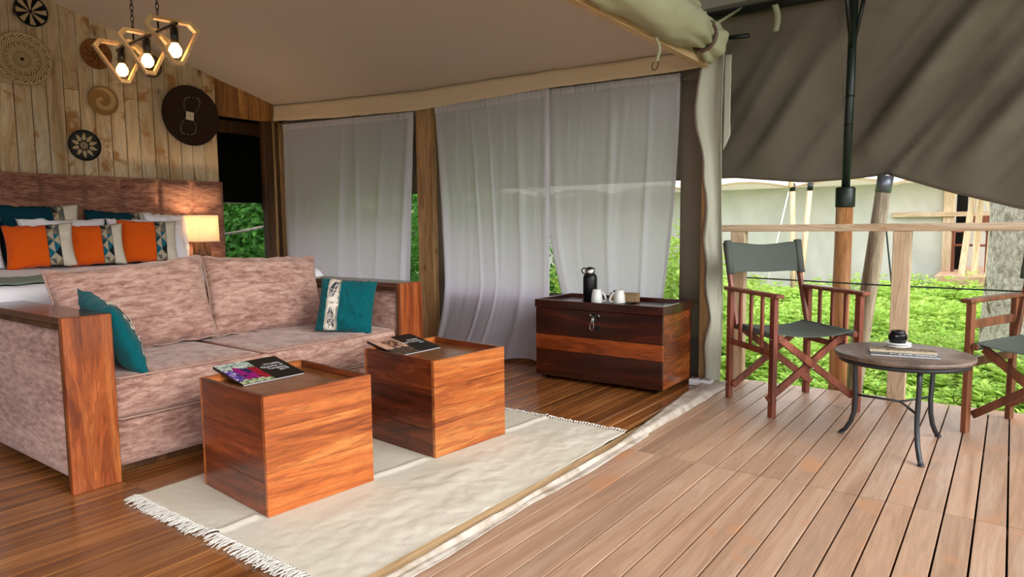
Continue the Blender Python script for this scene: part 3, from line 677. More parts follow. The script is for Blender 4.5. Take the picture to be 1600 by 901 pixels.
# --------------------------------- pillows on the bed
Z = R(90)
WHL = 'white linen sleeping pillow '
for i, (y, x, z, rx, rz, lab) in enumerate(((1.55, -6.22, .805, -16, 82, WHL + 'at the left end of the bed'), (2.33, -6.20, .805, -18, 90, WHL + 'behind the middle orange cushion'),
                                            (2.96, -6.16, .805, -20, 84, WHL + 'jutting out right of the rightmost orange cushion'), (3.16, -6.25, .805, -12, 90, WHL + 'at the back right against the headboard'))):
    pillow('sleeping_pillow', lab, 'pillow', .66 if i != 3 else .40, .41 if i != 3 else .45, .17, [(1, M['white_linen'])], (x, y, z), (R(rx), R((0, 0, 2, 3)[i]), R(rz)), group='white pillows on the bed', seed=i * 3, wr=.010)
for i, (y, h, w, rx, ry) in enumerate(((1.52, .48, .56, -10, 0), (2.20, .52, .60, -8, -1), (2.80, .475, .56, -8, 2))):
    pillow('throw_cushion', 'dark teal and cream cushion ' + ('cut by the left edge of the photo' , 'behind the leftmost orange cushion', 'behind the rightmost orange cushion')[i], 'cushion',
           w, h, .13, [(.28, M['teal_dark']), (.55, M['ink_dark']), (1, M['cream'])], (-6.36, y, .80), (R(rx), R(ry), R(86)), group='teal and cream cushions on the bed', seed=20 + i, pattern=tri_band(.28, .56, 8), pinch=.09)
for i, (y, x, ry, rz, w) in enumerate(((2.055, -5.99, -3, 72, .46), (2.45, -6.0, -2, 72, .42), (2.86, -6.0, 2, 74, .47))):
    pillow('throw_cushion', 'orange cushion with patterned band, ' + ('leftmost of the three', 'middle one of the three', 'rightmost of the three, nearest the lamp')[i] + ' on the bed', 'cushion',
           w, (.355, .35, .385)[i], .13, [(.22, M['orange']), (.58, M['ink_dark']), (1, M['cream'])], (x, y, .807), (R(-15), R(ry), R(rz)), group='orange cushions on the bed', seed=40 + i, pattern=tri_band(.22, .58, 7), pinch=.08)
# --------------------------------- bedside table and lamp
bt = thing('bedside_table', 'low reddish wooden bedside table right of the bed', 'bedside table', (-6.27, 3.72, 0))
g = G(); g.box((-.20, -.36, .67), (.20, .38, .705), .004); g.obj('table_top', M['red_y'], bt)
g = G(); g.box((-.18, -.34, .40), (.18, .36, .67), .004); g.obj('drawer_box', M['red_y'], bt)
for sx in (-.16, .16):
    for sy in (-.32, .34): g = G(); g.box((sx - .02, sy - .02, 0), (sx + .02, sy + .02, .40), .002); g.obj('leg', M['red_z'], bt)
lp = thing('table_lamp', 'lit table lamp with cream drum shade and dark faceted wooden base', 'lamp', (-6.29, 3.50, .705))
g = G(); g.lathe([(.158, .27), (.158, .275), (.155, .515), (.154, .52)], (0, 0, 0), 40, caps=False); solidify(g.obj('lamp_shade', M['shade'], lp), .002)
for pr_ in ([(.1585, .268), (.160, .272), (.1585, .276)], [(.1555, .516), (.157, .520), (.1555, .523)]): g = G(); g.lathe(pr_, n=40, caps=False); g.obj('shade_rim', M['cream'], lp)
def frus(g, w0, d0, w1, d1, z0, z1, cx=0, cy=0):
    vs = [(cx - w0, cy - d0, z0), (cx + w0, cy - d0, z0), (cx + w0, cy + d0, z0), (cx - w0, cy + d0, z0), (cx - w1, cy - d1, z1), (cx + w1, cy - d1, z1), (cx + w1, cy + d1, z1), (cx - w1, cy + d1, z1)]
    g.add(vs, [[0, 3, 2, 1], [4, 5, 6, 7], [0, 1, 5, 4], [1, 2, 6, 5], [2, 3, 7, 6], [3, 0, 4, 7]])
g = G(); frus(g, .045, .075, .012, .018, .0, .27); g.obj('base_wedge', M['timber_dark'], lp)
for sy in (-1, 1):
    g = G(); vs = [(-.03, sy * .074, 0), (.03, sy * .074, 0), (-.03, sy * .072, .27), (.03, sy * .072, .27), (-.03, sy * .012, .27), (.03, sy * .012, .27)]
    g.add(vs, [[0, 1, 3, 2], [2, 3, 5, 4], [4, 5, 1, 0], [0, 2, 4], [1, 5, 3]]); g.obj('base_side', M['timber_dark'], lp)
g = G(); g.tube([(0, 0, .26), (0, 0, .34)], .012, 8); g.obj('lamp_holder', M['chaincol'], lp)
bulb_m = NT('warm_bulb_glass', .4, (255, 220, 160)); bulb_m.p.inputs['Emission Color'].default_value = rgb(255, 190, 110); bulb_m.p.inputs['Emission Strength'].default_value = 10
g = G(); g.lathe([(.0, .0), (.02, .006), (.03, .03), (.02, .055), (.012, .07)], (0, 0, .335), 16); g.obj('bulb', bulb_m.m, lp)
def lamp_light(name, loc, e, col, r):
    d = bpy.data.lights.new(name, 'POINT'); d.energy = e; d.color = col; d.shadow_soft_size = r; o = bpy.data.objects.new(name, d); COL.objects.link(o); o.location = loc; return o
lamp_light('bedside_light', (-6.29, 3.50, 1.135), 4, (1, .76, .52), .035)

# --------------------------------- sofa
sf = thing('sofa', 'rose suede two-seat sofa with broad glossy hardwood arms', 'sofa', (-3.55, 2.15, 0))
def sb(name, lo, hi, mat, b=.004, parent=None, **kw):
    q = G(); q.box((lo[0] + 3.55, lo[1] - 2.15, lo[2]), (hi[0] + 3.55, hi[1] - 2.15, hi[2]), b); return q.obj(name, mat, parent or sf, **kw)
for k, (ya, yb) in enumerate(((1.108, 1.300), (3.005, 3.198))):
    XF, XB = -3.088, -4.08
    sb('arm_top', (XB, ya, .712), (XF - .0305, yb, .742), M['armtop'], .003)
    sb('arm_front', (XF - .030, ya, .0), (XF, yb, .742), M['red_z'], .003)
    sb('arm_core', (XB, ya + .028, .045), (XF - .031, yb - .028, .711), M['sofa'], .006)
    for yy, s_ in ((ya, 1), (yb, -1)):
        y0, y1 = (yy + .004, yy + .0275) if s_ > 0 else (yy - .0275, yy - .004)
        q = G()
        def pf(u, v, yy=yy, s_=s_):
            kk = ((1 - (2 * u - 1) ** 14) * (1 - (2 * v - 1) ** 14)) ** .5
            return (XB + .01 + (XF - .052 - XB) * u + 3.55, yy + s_ * (.030 - .026 * kk) - 2.15, .05 + .635 * v)
        q.grid(pf, 24, 24); q.obj('side_panel', M['sofa'], sf)
        sb('frame_strip', (XB, min(yy + s_ * .001, yy + s_ * .02), .690), (XF - .031, max(yy + s_ * .001, yy + s_ * .02), .7115), M['timber_dark'], .002)
        sb('frame_strip', (XF - .044, min(yy + s_ * .001, yy + s_ * .02), .03), (XF - .0305, max(yy + s_ * .001, yy + s_ * .02), .690), M['timber_dark'], .002)
sb('plinth', (-3.98, 1.33, .0), (-3.22, 2.98, .05), M['timber_dark'])
def soft(lo, hi, puff, seed, nx=24, ny=40, r=.03):
    """padded block: front, top and sides from one rounded sheet"""
    g = G(); cx, cy, cz = [(a + b) / 2 for a, b in zip(lo, hi)]; hx, hy, hz = [(b - a) / 2 for a, b in zip(lo, hi)]
    def rb(nrm, u, v):
        ax = nrm[0]; sg = nrm[1]; o = [i for i in range(3) if i != ax]; p = [0, 0, 0]; p[ax] = sg; p[o[0]] = u * 2 - 1; p[o[1]] = v * 2 - 1
        hh = (hx, hy, hz); q = [p[i] * hh[i] for i in range(3)]; inner = [max(-(hh[i] - r), min(hh[i] - r, q[i])) for i in range(3)]
        d = V(q) - V(inner); d = d.normalized() * r if d.length > 0 else d; w = V(inner) + d
        k = 1
        for i in o: k *= 1 - (q[i] / hh[i]) ** 4
        w[ax] += sg * puff * max(0, k) ** .6 + sg * .004 * fbm(q[0] * 5 + seed, q[1] * 5, q[2] * 5) * max(0, k)
        return (w[0] + cx + 3.55, w[1] + cy - 2.15, w[2] + cz)
    for ax in range(3):
        for sg in (-1, 1):
            nu, nv = {0: (ny, 8), 1: (nx, 8), 2: (nx, ny)}[ax]; g.grid(lambda u, v: rb((ax, sg), u, v), nu, nv)
    return g
def weld(g, name, mats, parent, **kw):
    import bmesh
    me = g.mesh(name, mats); bm = bmesh.new(); bm.from_mesh(me); bmesh.ops.remove_doubles(bm, verts=bm.verts, dist=.0003); bmesh.ops.recalc_face_normals(bm, faces=bm.faces); bm.to_mesh(me); bm.free()
    return place(name, me, parent, **kw)
weld(soft((-3.95, 1.302, .048), (-3.142, 3.003, .258), .006, 1, 20, 60, .016), 'seat_base', M['sofa'], sf)
for k, (a, b) in enumerate(((1.302, 2.04), (2.044, 3.003))):
    c = weld(soft((-3.93, a, .262), (-3.128, b, .452), .010, 5 + k), 'seat_cushion', M['sofa'], sf)
    for zz in (.449, .266):
        q = G(); q.tube([(-3.90 + 3.55, a + .012 - 2.15, zz), (-3.14 + 3.55, a + .012 - 2.15, zz), (-3.127 + 3.55, a + .03 - 2.15, zz), (-3.127 + 3.55, b - .03 - 2.15, zz), (-3.14 + 3.55, b - .012 - 2.15, zz), (-3.90 + 3.55, b - .012 - 2.15, zz)], .0055, 6)
        q.obj('piping', M['piping'], c)
sb('backrest', (-4.08, 1.302, .05), (-3.93, 3.003, .70), M['sofa'], .02)
for k, (y, ry, w, h) in enumerate(((1.735, -3.5, .80, .475), (2.50, 2.0, .78, .475))):
    ob = pillow('back_cushion', None, None, w, h, .21, [(1, M['sofa'])], (-.175, y - 2.15, .455), (R(-13), R(ry), R(88)), M['piping'], seed=70 + k, pinch=.045, wr=.010, n=36)
    ob.parent = sf
# scatter cushions on the sofa
def feather_print(th, S):
    g = G(); u0, u1 = -.66, -.22
    def strip(ua, ub, col, off): g.grid(lambda p, q: S(ua + (ub - ua) * p, -.97 + 1.94 * q, 1, off), 6, 52, 0, True, False, lambda a, b: col)
    strip(u0, u1, rgb(226, 216, 200), .0035); strip(u0 + .03, u0 + .045, rgb(70, 70, 76), .0045); strip(u1 - .05, u1 - .03, rgb(70, 70, 76), .0045); strip(u1 - .02, u1 - .008, rgb(70, 70, 76), .0045)
    g.obj('printed_band', M['pattern'], th, label='cream band with grey feather print')
    g = G(); random.seed(3)
    for (c, L, lean, dr) in (((-.44, .48), .36, .16, 1), ((-.44, -.52), .40, -.10, -1)):
        for i in range(16):
            k = (i + .5) / 16; vv = c[1] + (k - .5) * L * 2 * .9; wd = .13 * (sin(pi * (k * .85 + .1)) ** .7); uc = c[0] + lean * (k - .5)
            for sg in (-1, 1):
                sh = random.choice((rgb(72, 72, 80), rgb(132, 126, 120), rgb(170, 160, 150), rgb(44, 48, 60))); pts_ = [(uc, vv), (uc + sg * wd, vv + dr * .05), (uc + sg * wd * .92, vv + dr * .11), (uc, vv + .058)]
                g.add([S(a, b, 1, .0052) for a, b in pts_], [[0, 1, 2, 3]], 0, False, sh)
        g.tube([S(c[0] + lean * (k / 10 - .5) * 1.3, c[1] + (k / 10 - .5) * L * 2.3, 1, .0055) for k in range(11)], .0012, 4)
    g.obj('feather_print', M['pattern'], th, label='two grey feathers')
    t0 = S(-.56, -.06, 1, .0055); t1 = S(-.30, -.03, 1, .0055); ax = (t1 - t0).normalized(); az = (S(-.56, .1, 1, .0055) - t0); az = (az - ax * az.dot(ax)).normalized(); ay = az.cross(ax)
    Mx = Matrix((ax, az, ax.cross(az))).transposed().to_4x4(); Mx.translation = t0
    text('printed_word', 'Ostrich', .022, M['ink_dark'], th, Mx, ext=.0004)
pillow('throw_cushion', 'teal velvet cushion with cream feather band, in the right corner of the sofa', 'cushion', .345, .345, .13, [(1, M['teal'])], (-3.26, 2.68, .455), (R(-22), R(5), R(40)), seed=81, pinch=.05, pattern=feather_print, n=52)
pillow('throw_cushion', 'teal velvet cushion seen edge-on against the left sofa arm', 'cushion', .43, .38, .12, [(1, M['teal'])], (-3.34, 1.475, .452), (R(-24), R(-9), R(176)), seed=83, pinch=.06, pattern=feather_print)

# --------------------------------- cube tables
def cube_table(label, loc, rz):
    t = thing('cube_table', label, 'side table', loc, rz, 'wooden cube tables on the rug'); w, d, h = .532, .490, .466   # w along local x, d along local y; origin = right front corner
    zs = [0, .155, .325, h]
    hts = [[0, .17, .335, h], [0, .13, .30, h], [0, .15, .31, h], [0, .16, .33, h]]
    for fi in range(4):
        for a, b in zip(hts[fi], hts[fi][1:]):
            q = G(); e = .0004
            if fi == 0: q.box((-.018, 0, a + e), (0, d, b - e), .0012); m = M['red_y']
            if fi == 1: q.box((-w + .018, 0, a + e), (-.0182, .018, b - e), .0012); m = M['red_x_shade']
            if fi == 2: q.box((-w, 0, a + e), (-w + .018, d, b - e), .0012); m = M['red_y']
            if fi == 3: q.box((-w + .018, d - .018, a + e), (-.0182, d, b - e), .0012); m = M['red_x_shade']
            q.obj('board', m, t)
    for i in range(3):
        a = .0185 + (d - .037) * i / 3; q = G(); q.box((-w + .0185, a, .422), (-.0185, a + (d - .037) / 3 - .0006, .438), .0008); q.obj('top_board', M['tray_wood'], t)
    return t
cube_table('wooden cube table nearest the camera, beside the left half of the sofa', (-2.213, 1.437, .0085), R(-5))
cube_table('wooden cube table farther back, beside the right half of the sofa', (-2.141, 2.284, .0085), R(-5))
# books on the cube tables
def book(label, loc, rz, tilt, photo, lines, wx=.245, wy=.30, th=.013):
    t = place('book', None, None, loc, (0, tilt, rz), label=label, cat='book', group='hardcover books on the cube tables')
    g = G(); g.box((-wx + .003, .003, .0022), (-.004, wy - .003, th - .0022), .0005); g.obj('pages', M['paper'], t)
    g = G(); g.box((-wx, 0, th - .002), (0, wy, th), .0006); g.box((-wx, 0, 0), (0, wy, .002), .0006); g.box((-wx, -.002, 0), (0, .0015, th), .001); g.obj('cover', M['black_gloss'], t)
    g = G(); n = 34; g.grid(lambda u, v: (-wx + wx * u, wy * .5 * v, th + .0004), n, n, 0, False, False, lambda u, v: photo(u, v)); g.obj('cover_photo', M['pattern'], t, label='printed cover photograph')
    for i, (s_, sz) in enumerate(lines):
        Mx = Matrix.Translation((-.155 + i * .026, wy - .028, th + .0006)) @ Matrix.Rotation(R(90), 4, 'Z')
        text('cover_lettering', s_, sz, M['ink_white'], t, Mx, 'RIGHT', .0002)
    return t
def photo_people(u, v):
    n1 = fbm(u * 5, v * 6, 1); n2 = fbm(u * 11, v * 11, 5); n3 = fbm(u * 6 + 4, v * 4, 8)
    if u < .28 + .1 * n1: return rgb(196, 202, 196) if n2 > -.1 else rgb(112, 140, 120)
    if u > .84 + .06 * n1: return rgb(190, 194, 160) if n2 > 0 else rgb(110, 130, 84)
    if v > .74: return rgb(160, 22, 40) if n2 > -.15 else rgb(90, 16, 40)
    if v < .30: return rgb(120, 84, 176) if n2 > .05 else (rgb(48, 52, 104) if n1 > -.1 else rgb(206, 204, 196))
    return rgb(148, 22, 112) if n3 > -.12 else (rgb(62, 24, 70) if n2 > -.1 else rgb(34, 36, 84))
def photo_tree(u, v):
    n1 = fbm(u * 4, v * 4, 2); n2 = fbm(u * 12, v * 12, 6)
    if u > .62 + .07 * n1: return rgb(94, 78, 66) if n2 > 0 else rgb(66, 52, 44)
    if abs(v - .62) < .30 and abs(u - .36) < .17 + .1 * n2: return rgb(88, 58, 48) if n2 > -.18 else rgb(196, 150, 110)
    return rgb(206, 162, 140) if n1 > -.1 else rgb(186, 138, 122)
book('black hardcover book, photo of people in purple, on the nearer cube table', (-2.545, 1.562, .4395), R(-2), R(11.3), photo_people, (('Wildlife', .026), ('Queens of', .026), ('Tanzania', .026), ('2019', .026)))
book('black hardcover book with a photo of a tree at dusk, on the farther cube table', (-2.468, 2.378, .4395), R(-2), R(11.3), photo_tree, (('Wildlife', .024), ('Camps Tanzania', .024), ('2019', .018)), .25, .305)

# --------------------------------- rug
rg = thing('rug', 'cream woven rug with knotted fringes under the cube tables', 'rug', (-2.24, 2.2, 0))
RX0, RX1, RY0, RY1 = -2.865, -1.578, 1.262, 3.155
def rugf(u, v):
    x = RX0 + (RX1 - RX0) * u; y = RY0 + (RY1 - RY0) * v
    x -= .05 * max(0, v - .6) * u
    cr = -2.27 + .09 * (y - 1.26); ridge = .010 * math.exp(-((x - cr - .012 * fbm(y * 3, 1)) / .016) ** 2)
    ridge *= (1 if (y < 1.42 or 1.93 < y < 2.26 or y > 2.80) else .15)
    free = min(1, max(0, (x + 2.10) / .12)) if True else 1
    z = .004 + ridge + free * (.010 * max(0, fbm(x * 3.4 + 2, y * 2.6, 4)) + .005 * abs(fbm(x * 7, y * 6, 2))) + .0012 * fbm(x * 30, y * 30)
    return (x + .006 * fbm(y * 3, 5) * (1 if u > .5 else -1) + 2.24, y + .008 * fbm(x * 4, 9) - 2.2, z)
g = G(); g.grid(rugf, 110, 170); solidify(g.obj('woven_body', M['rug'], rg), .004, 1)
random.seed(11); g = G()
for end in (0, 1):
    n = 74
    for i in range(n):
        u = (i + .5) / n; b = V(rugf(u, end)); s_ = -1 if end == 0 else 1
        for k in range(3):
            L = random.uniform(.05, .078) * (1 if end == 0 else .5); dx = random.uniform(-.014, .014); p0 = b + V((random.uniform(-.002, .002), 0, .002))
            p1 = b + V((dx * .25, s_ * L * .35, .006 + random.uniform(0, .004))); p2 = b + V((dx * .7, s_ * L * .7, .003 + random.uniform(0, .007))); p3 = b + V((dx * 1.3 + random.uniform(-.006, .006), s_ * L, .003))
            for q in (p0, p1, p2, p3): q.z = max(q.z, .0035)
            g.tube([p0, p1, p2, p3], [.0028, .0034, .0026, .0018], 4, cap=False)
        kx = b + V((0, s_ * .012, .006)); g.lathe([(0, -.004), (.0045, 0), (0, .005)], kx, 5)
g.obj('fringe', M['fringe'], rg, kind='stuff')

# --------------------------------- storage chest
ch = thing('storage_chest', 'dark glossy wooden chest with an amber stripe and tray top below the curtains', 'chest', (-2.252, 4.245, 0), R(.4))
hw, hd = .486, .244
rows = [(.03, .216, 'dark_x', 'dark_y'), (.2175, .323, 'band_x', 'dark_y'), (.3245, .512, 'dark_x', 'dark_y')]
for i, (a, b, mf, ms) in enumerate(rows):
    s0 = .0 if i == 0 else .012; s1 = .012 if i in (0, 1) else 0
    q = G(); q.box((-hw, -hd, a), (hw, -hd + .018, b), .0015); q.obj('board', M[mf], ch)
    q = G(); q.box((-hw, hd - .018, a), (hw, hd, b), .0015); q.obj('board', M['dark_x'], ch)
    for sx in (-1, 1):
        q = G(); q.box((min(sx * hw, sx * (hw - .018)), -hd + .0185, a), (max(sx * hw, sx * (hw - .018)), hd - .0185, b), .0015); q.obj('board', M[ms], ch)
ld = G(); ld.box((-hw - .006, -hd - .006, .515), (hw + .006, -hd + .014, .572), .002); ld.box((-hw - .006, hd - .014, .515), (hw + .006, hd + .006, .572), .002)
ld.box((-hw - .006, -hd + .0145, .515), (-hw + .014, hd - .0145, .572), .002); ld.box((hw - .014, -hd + .0145, .515), (hw + .006, hd - .0145, .572), .002); ld.box((-hw + .0145, -hd + .0145, .53), (hw - .0145, hd - .0145, .546), .001)
lid = ld.obj('lid', M['dark_x'], ch)
for sx in (-.42, .42):
    for sy in (-.19, .19): q = G(); q.lathe([(.016, 0), (.022, .006), (.022, .028), (.03, .03)], (sx, sy, 0), 12); q.obj('foot', M['black_steel'], ch)
lt = G(); lt.box((-.036, -hd - .010, .470), (.036, -hd - .001, .492), .002); lt.box((-.012, -hd - .012, .44), (.012, -hd - .002, .50), .002); o_l = lt.obj('latch', M['black_steel'], ch)
q = G(); q.tube([(-.012, -hd - .016, .482), (-.020, -hd - .022, .44), (-.034, -hd - .02, .405), (-.026, -hd - .02, .385), (-.008, -hd - .02, .385), (-.002, -hd - .02, .41), (-.006, -hd - .022, .45), (-.004, -hd - .016, .484)], .0032, 6); q.obj('latch_loop', M['steel'], o_l)
q = G(); q.box((.002, -hd - .008, .385), (.040, -hd - .001, .415), .002); q.obj('latch_plate', M['black_steel'], o_l)
for sx in (-.034, .030): q = G(); q.tube([(sx - .012, -hd - .012, .490), (sx, -hd - .016, .494), (sx + .010, -hd - .012, .478)], .004, 6); q.obj('latch_hook', M['steel'], o_l)
# things on the chest
TZ = .5475
tr = thing('serving_tray', 'round dark metal tray on the chest', 'tray', (-2.29, 4.255, TZ))
g = G(); g.lathe([(.0, .002), (.17, .002), (.178, .006), (.192, .014), (.196, .014), (.198, .012), (.182, .001), (.17, 0), (0, 0)], n=48, caps=False); g.obj('tray_dish', M['tray'], tr)
fk = thing('vacuum_flask', 'matte black vacuum flask with steel cap and carry loop', 'flask', (-2.425, 4.235, TZ + .003))
g = G(); g.lathe([(.048, 0), (.051, .004), (.051, .165), (.048, .182), (.038, .196), (.036, .20)], n=28); g.obj('flask_body', M['matte_black'], fk)
g = G(); g.lathe([(.036, .2005), (.0365, .203), (.0365, .228), (.034, .232)], n=28); g.obj('cap', M['steel'], fk)
g = G(); g.lathe([(.033, .232), (.034, .234), (.034, .238), (.0, .240)], n=24); g.tube([(-.030, 0, .236), (-.052, 0, .238), (-.068, 0, .228), (-.070, 0, .212), (-.058, 0, .198), (-.040, 0, .196)], .0045, 8); g.tube([(-.02, 0, .240), (.02, 0, .240)], .006, 8); g.obj('carry_loop', M['matte_black'], fk)
def mug(label, loc, rz):
    t = thing('mug', label, 'mug', loc, rz, 'white mugs on the tray')
    g = G(); g.lathe([(.040, 0), (.041, .002), (.040, .03), (.036, .068), (.029, .094), (.026, .097), (0, .0975)], n=28, caps=False); g.lathe([(.0385, .001), (.037, .03), (.033, .066), (.0, .09)], n=28, caps=False); g.obj('cup', M['ceramic'], t)
    g = G(); g.tube([(.030, 0, .080), (.046, 0, .072), (.062, 0, .048), (.066, 0, .026), (.058, 0, .014), (.038, 0, .018)], [.006, .0065, .007, .007, .0065, .006], 8); g.obj('handle', M['ceramic'], t); return t
mug('white upturned mug standing next to the black flask', (-2.325, 4.155, TZ + .003), R(10)); mug('white upturned mug nearer the right end of the chest', (-2.165, 4.185, TZ + .003), R(-150))
bxo = thing('tea_box', 'small pale wooden box behind the two mugs', 'box', (-2.20, 4.335, TZ + .004), R(8))
g = G(); g.box((-.10, -.035, 0), (.10, -.030, .062), .001); g.box((-.10, .030, 0), (.10, .035, .062), .001); g.box((-.10, -.03, 0), (-.095, .03, .062), .001); g.box((.095, -.03, 0), (.10, .03, .062), .001); g.box((-.095, -.03, 0), (.095, .03, .05), .001); g.obj('box_body', M['box_wood'], bxo)
g = G(); g.box((-.028, -.02, 0), (.028, .02, .006), .001, 0, Matrix.Translation((-.055, 0, .066)) @ Matrix.Rotation(R(14), 4, 'Y')); g.box((-.028, -.02, 0), (.028, .02, .005), .001, 0, Matrix.Translation((-.055, 0, .0745)) @ Matrix.Rotation(R(-16), 4, 'Y') @ Matrix.Rotation(R(12), 4, 'Z'))
o = g.obj('tea_sachets', M['black_canvas'], label='dark tea sachets lying on the small pale wooden box', cat='sachet'); o.location = (-2.20, 4.335, TZ + .002)
# power strip
ps = thing('power_strip', 'white power strip on the floor beside the chest', 'power strip', (-1.665, 4.42, 0), R(3))
g = G(); g.box((-.075, -.035, 0), (.075, .035, .042), .004); g.obj('housing', M['plastic_white'], ps)
for i in range(3): g = G(); g.lathe([(.014, .0), (.015, .002), (.010, .002), (.009, .0005), (0, .0005)], (-.045 + .045 * i, 0, .0422), 14, caps=False); g.obj('socket', M['galv'], ps)

# --------------------------------- pendant lamp
pd = thing('pendant_lamp', 'pendant lamp of three pale wooden polygon frames on a dark bar', 'lamp', (-3.70, 1.82, 2.10))
BL = V((-4.10 + 3.70, .025, 0)); BR = V((.36, -.03, 0))
g = G(); g.beam(BL, BR, .014, .014); g.obj('bar', M['chaincol'], pd)
poly = [(-.105, .028), (-.135, -.005), (-.045, -.185), (.0, -.185), (.045, -.185), (.115, -.03), (.09, .02)]
for i, (x, dy) in enumerate(((-.33, .015), (-.01, 0.0), (.31, -.018))):
    rot = Matrix.Translation((x, dy, 0)) @ Matrix.Rotation(R(-8), 4, 'Z')
    P_ = [(-.112, .030), (.082, .030), (.120, -.006), (.032, -.190), (-.012, -.190), (-.140, -.004)]
    fr = G(); n = len(P_); cx, cz_ = -.005, -.07
    inn = [(cx + (a - cx) * .84, cz_ + (b - cz_) * .84) for a, b in P_]
    vs = [(-.0185, a, b) for a, b in P_] + [(.0185, a, b) for a, b in P_] + [(-.0185, a, b) for a, b in inn] + [(.0185, a, b) for a, b in inn]
    fs = []
    for k in range(n):
        j = (k + 1) % n; fs += [[k, j, n + j, n + k], [2 * n + k, 3 * n + k, 3 * n + j, 2 * n + j], [k, 2 * n + k, 2 * n + j, j], [n + k, n + j, 3 * n + j, 3 * n + k]]
    fr.add([rot @ V(v) for v in vs], fs); fr.obj('wooden_frame', M['frame_pale'], pd)
    g = G(); g.tube([rot @ V((0, 0, -.006)), rot @ V((0, 0, -.085))], .019, 16); hld = g.obj('bulb_holder', M['black_steel'], pd)
    q = G(); cc = rot @ V((0, 0, -.122)); q.lathe([(.013, .040), (.016, .034), (.028, .014), (.031, 0), (.026, -.018), (.014, -.029), (0, -.031)], cc, 20, caps=False); q.obj('bulb', None, hld) if False else q.obj('bulb', M.setdefault('bulb2', None) or bulb_m.m, hld)
    lamp_light('bulb_light', V((-3.70, 1.82, 2.10)) + rot @ V((0, 0, -.122)) + V((0, 0, -.0)), 4.0, (1, .72, .44), .034)
for (x, dy) in ((-.17, .01), (.14, -.01)):
    g = G(); g.tube([(x, dy - .035, .012), (x, dy + .035, .012)], .006, 8); g.obj('cross_peg', M['frame_pale'], pd)
    g = G(); zt = ceil_z(-3.7, 1.83) - 2.10
    g.tube([(x, dy, .0), (x, dy, .05)], .005, 8); g.obj('stem', M['chaincol'], pd)
    c = G(); k = 0; z = .055
    while z < zt + .02:
        pts = []
        for a in range(10):
            t_ = 2 * pi * a / 10; pts.append((x + (.008 * cos(t_) if k % 2 else 0), dy + (0 if k % 2 else .008 * cos(t_)), z + .014 + .019 * sin(t_)))
        c.tube(pts, .0022, 5, close=True); z += .029; k += 1
    c.obj('chain', M['chaincol'], pd, kind='stuff')

# --------------------------------- baskets on the plank wall
def basket(label, y, z, r, fn, rings=22, sect=96, depth=.03, rim=None):
    t = thing('woven_basket', label, 'basket', (-6.612, y, z), 0, 'woven baskets on the plank wall')
    def f(u, v):
        rr = r * v; a = 2 * pi * u; coil = .0016 * abs(sin(pi * v * rings)); return (.012 + depth * v ** 2.2 * .8 + coil, rr * cos(a), rr * sin(a))
    g = G(); g.grid(f, sect, rings * 2, 0, False, False, lambda u, v: fn(u * 2 * pi, v)); o = solidify(g.obj('woven_disc', M['basket'], t), .006, -1)
    g = G(); g.tube([(.014 + depth * .8, r * cos(a), r * sin(a)) for a in [2 * pi * i / 48 for i in range(48)]], .006, 6, close=True); g.obj('rim', plain('basket_rim', rim or (90, 70, 50), .9), t)
    return t
CR, CK = rgb(196, 178, 142), rgb(24, 28, 32)
basket('small black and cream basket with wedge pattern, topmost on the plank wall', 2.305, 2.892, .118, lambda a, v: CK if (v < .12 or v > .96 or int((a / (2 * pi) * 16 + .4)) % 2) else CR, rim=(22, 26, 30))
basket('large cream basket flecked with brown spiral stitches at the left edge', 2.222, 2.495, .205, lambda a, v: rgb(46, 30, 20) if (v < .06 or (v < .93 and ((a * 36 / (2 * pi) + v * 9) % 1) < .30 + (.15 if v < .3 else 0) and int(v * 22) % 2 == int(a * 18 / pi) % 2 or (v < .93 and ((a * 36 / (2 * pi) + v * 9) % 1) < .24))) else rgb(200, 178, 138), rings=24, sect=180, rim=(176, 150, 110))
basket('terracotta basket with dark curved spokes, behind the pendant lamp', 2.783, 2.640, .125, lambda a, v: rgb(44, 26, 18) if (.1 < v < .86 and ((a * 8 / (2 * pi) + v * 1.1) % 1) < .035 / max(v, .15) * 2.2) else rgb(146, 96, 56), sect=128, rim=(120, 76, 42))
basket('plain golden coiled basket left of the big dark basket', 2.815, 2.242, .122, lambda a, v: rgb(206, 176, 122) if (a - v * 7) % (2 * pi) < 2.4 and v < .9 else rgb(168, 130, 80), rim=(150, 114, 70))
basket('black and cream basket with star petals, lowest on the wall', 2.641, 1.835, .128,
       lambda a, v: CK if (v > .93 or (v < .2 and int(v * 20) % 2) or (.24 < v < .34)) else (CR if (abs(((a * 10 / (2 * pi)) % 1) - .5) < .42 * (1 - abs(v - .5) / .36) or v < .24) else (CK if int(v * 44) % 3 else rgb(92, 92, 84))), sect=160, rim=(24, 28, 32))
basket('small dark mottled basket half hidden by the pendant lamp', 3.25, 2.62, .10, lambda a, v: rgb(60, 44, 30) if (int(a * 16 / pi) + int(v * 18)) % 2 else rgb(150, 124, 88), rim=(70, 50, 34))
bb = basket('very large dark brown basket with cream bead loops and a square tag', 3.612, 2.205, .285, lambda a, v: rgb(48, 34, 24) if int(v * 30) % 2 else rgb(58, 42, 30), rings=30, depth=.045, rim=(30, 18, 14))
g = G()
for i in range(60):
    a = 2 * pi * i / 60; yy = .085 * sin(2 * a) * .9 + .035 * sin(a); zz = .182 * cos(a)
    s2 = sin(2 * a); yy = .078 * (1 if s2 > 0 else -1) * abs(s2) ** .55 * (1 if cos(a) > 0 else 1) + .035 * cos(a)
    v = sqrt(yy * yy + zz * zz) / .285; g.lathe([(0, -.0035), (.0038, 0), (0, .0035)], (.016 + .036 * v ** 2.2 + .006, yy, zz), 6)
g.obj('bead_loop', M['ceramic'], bb, kind='stuff', label='string of cream beads')
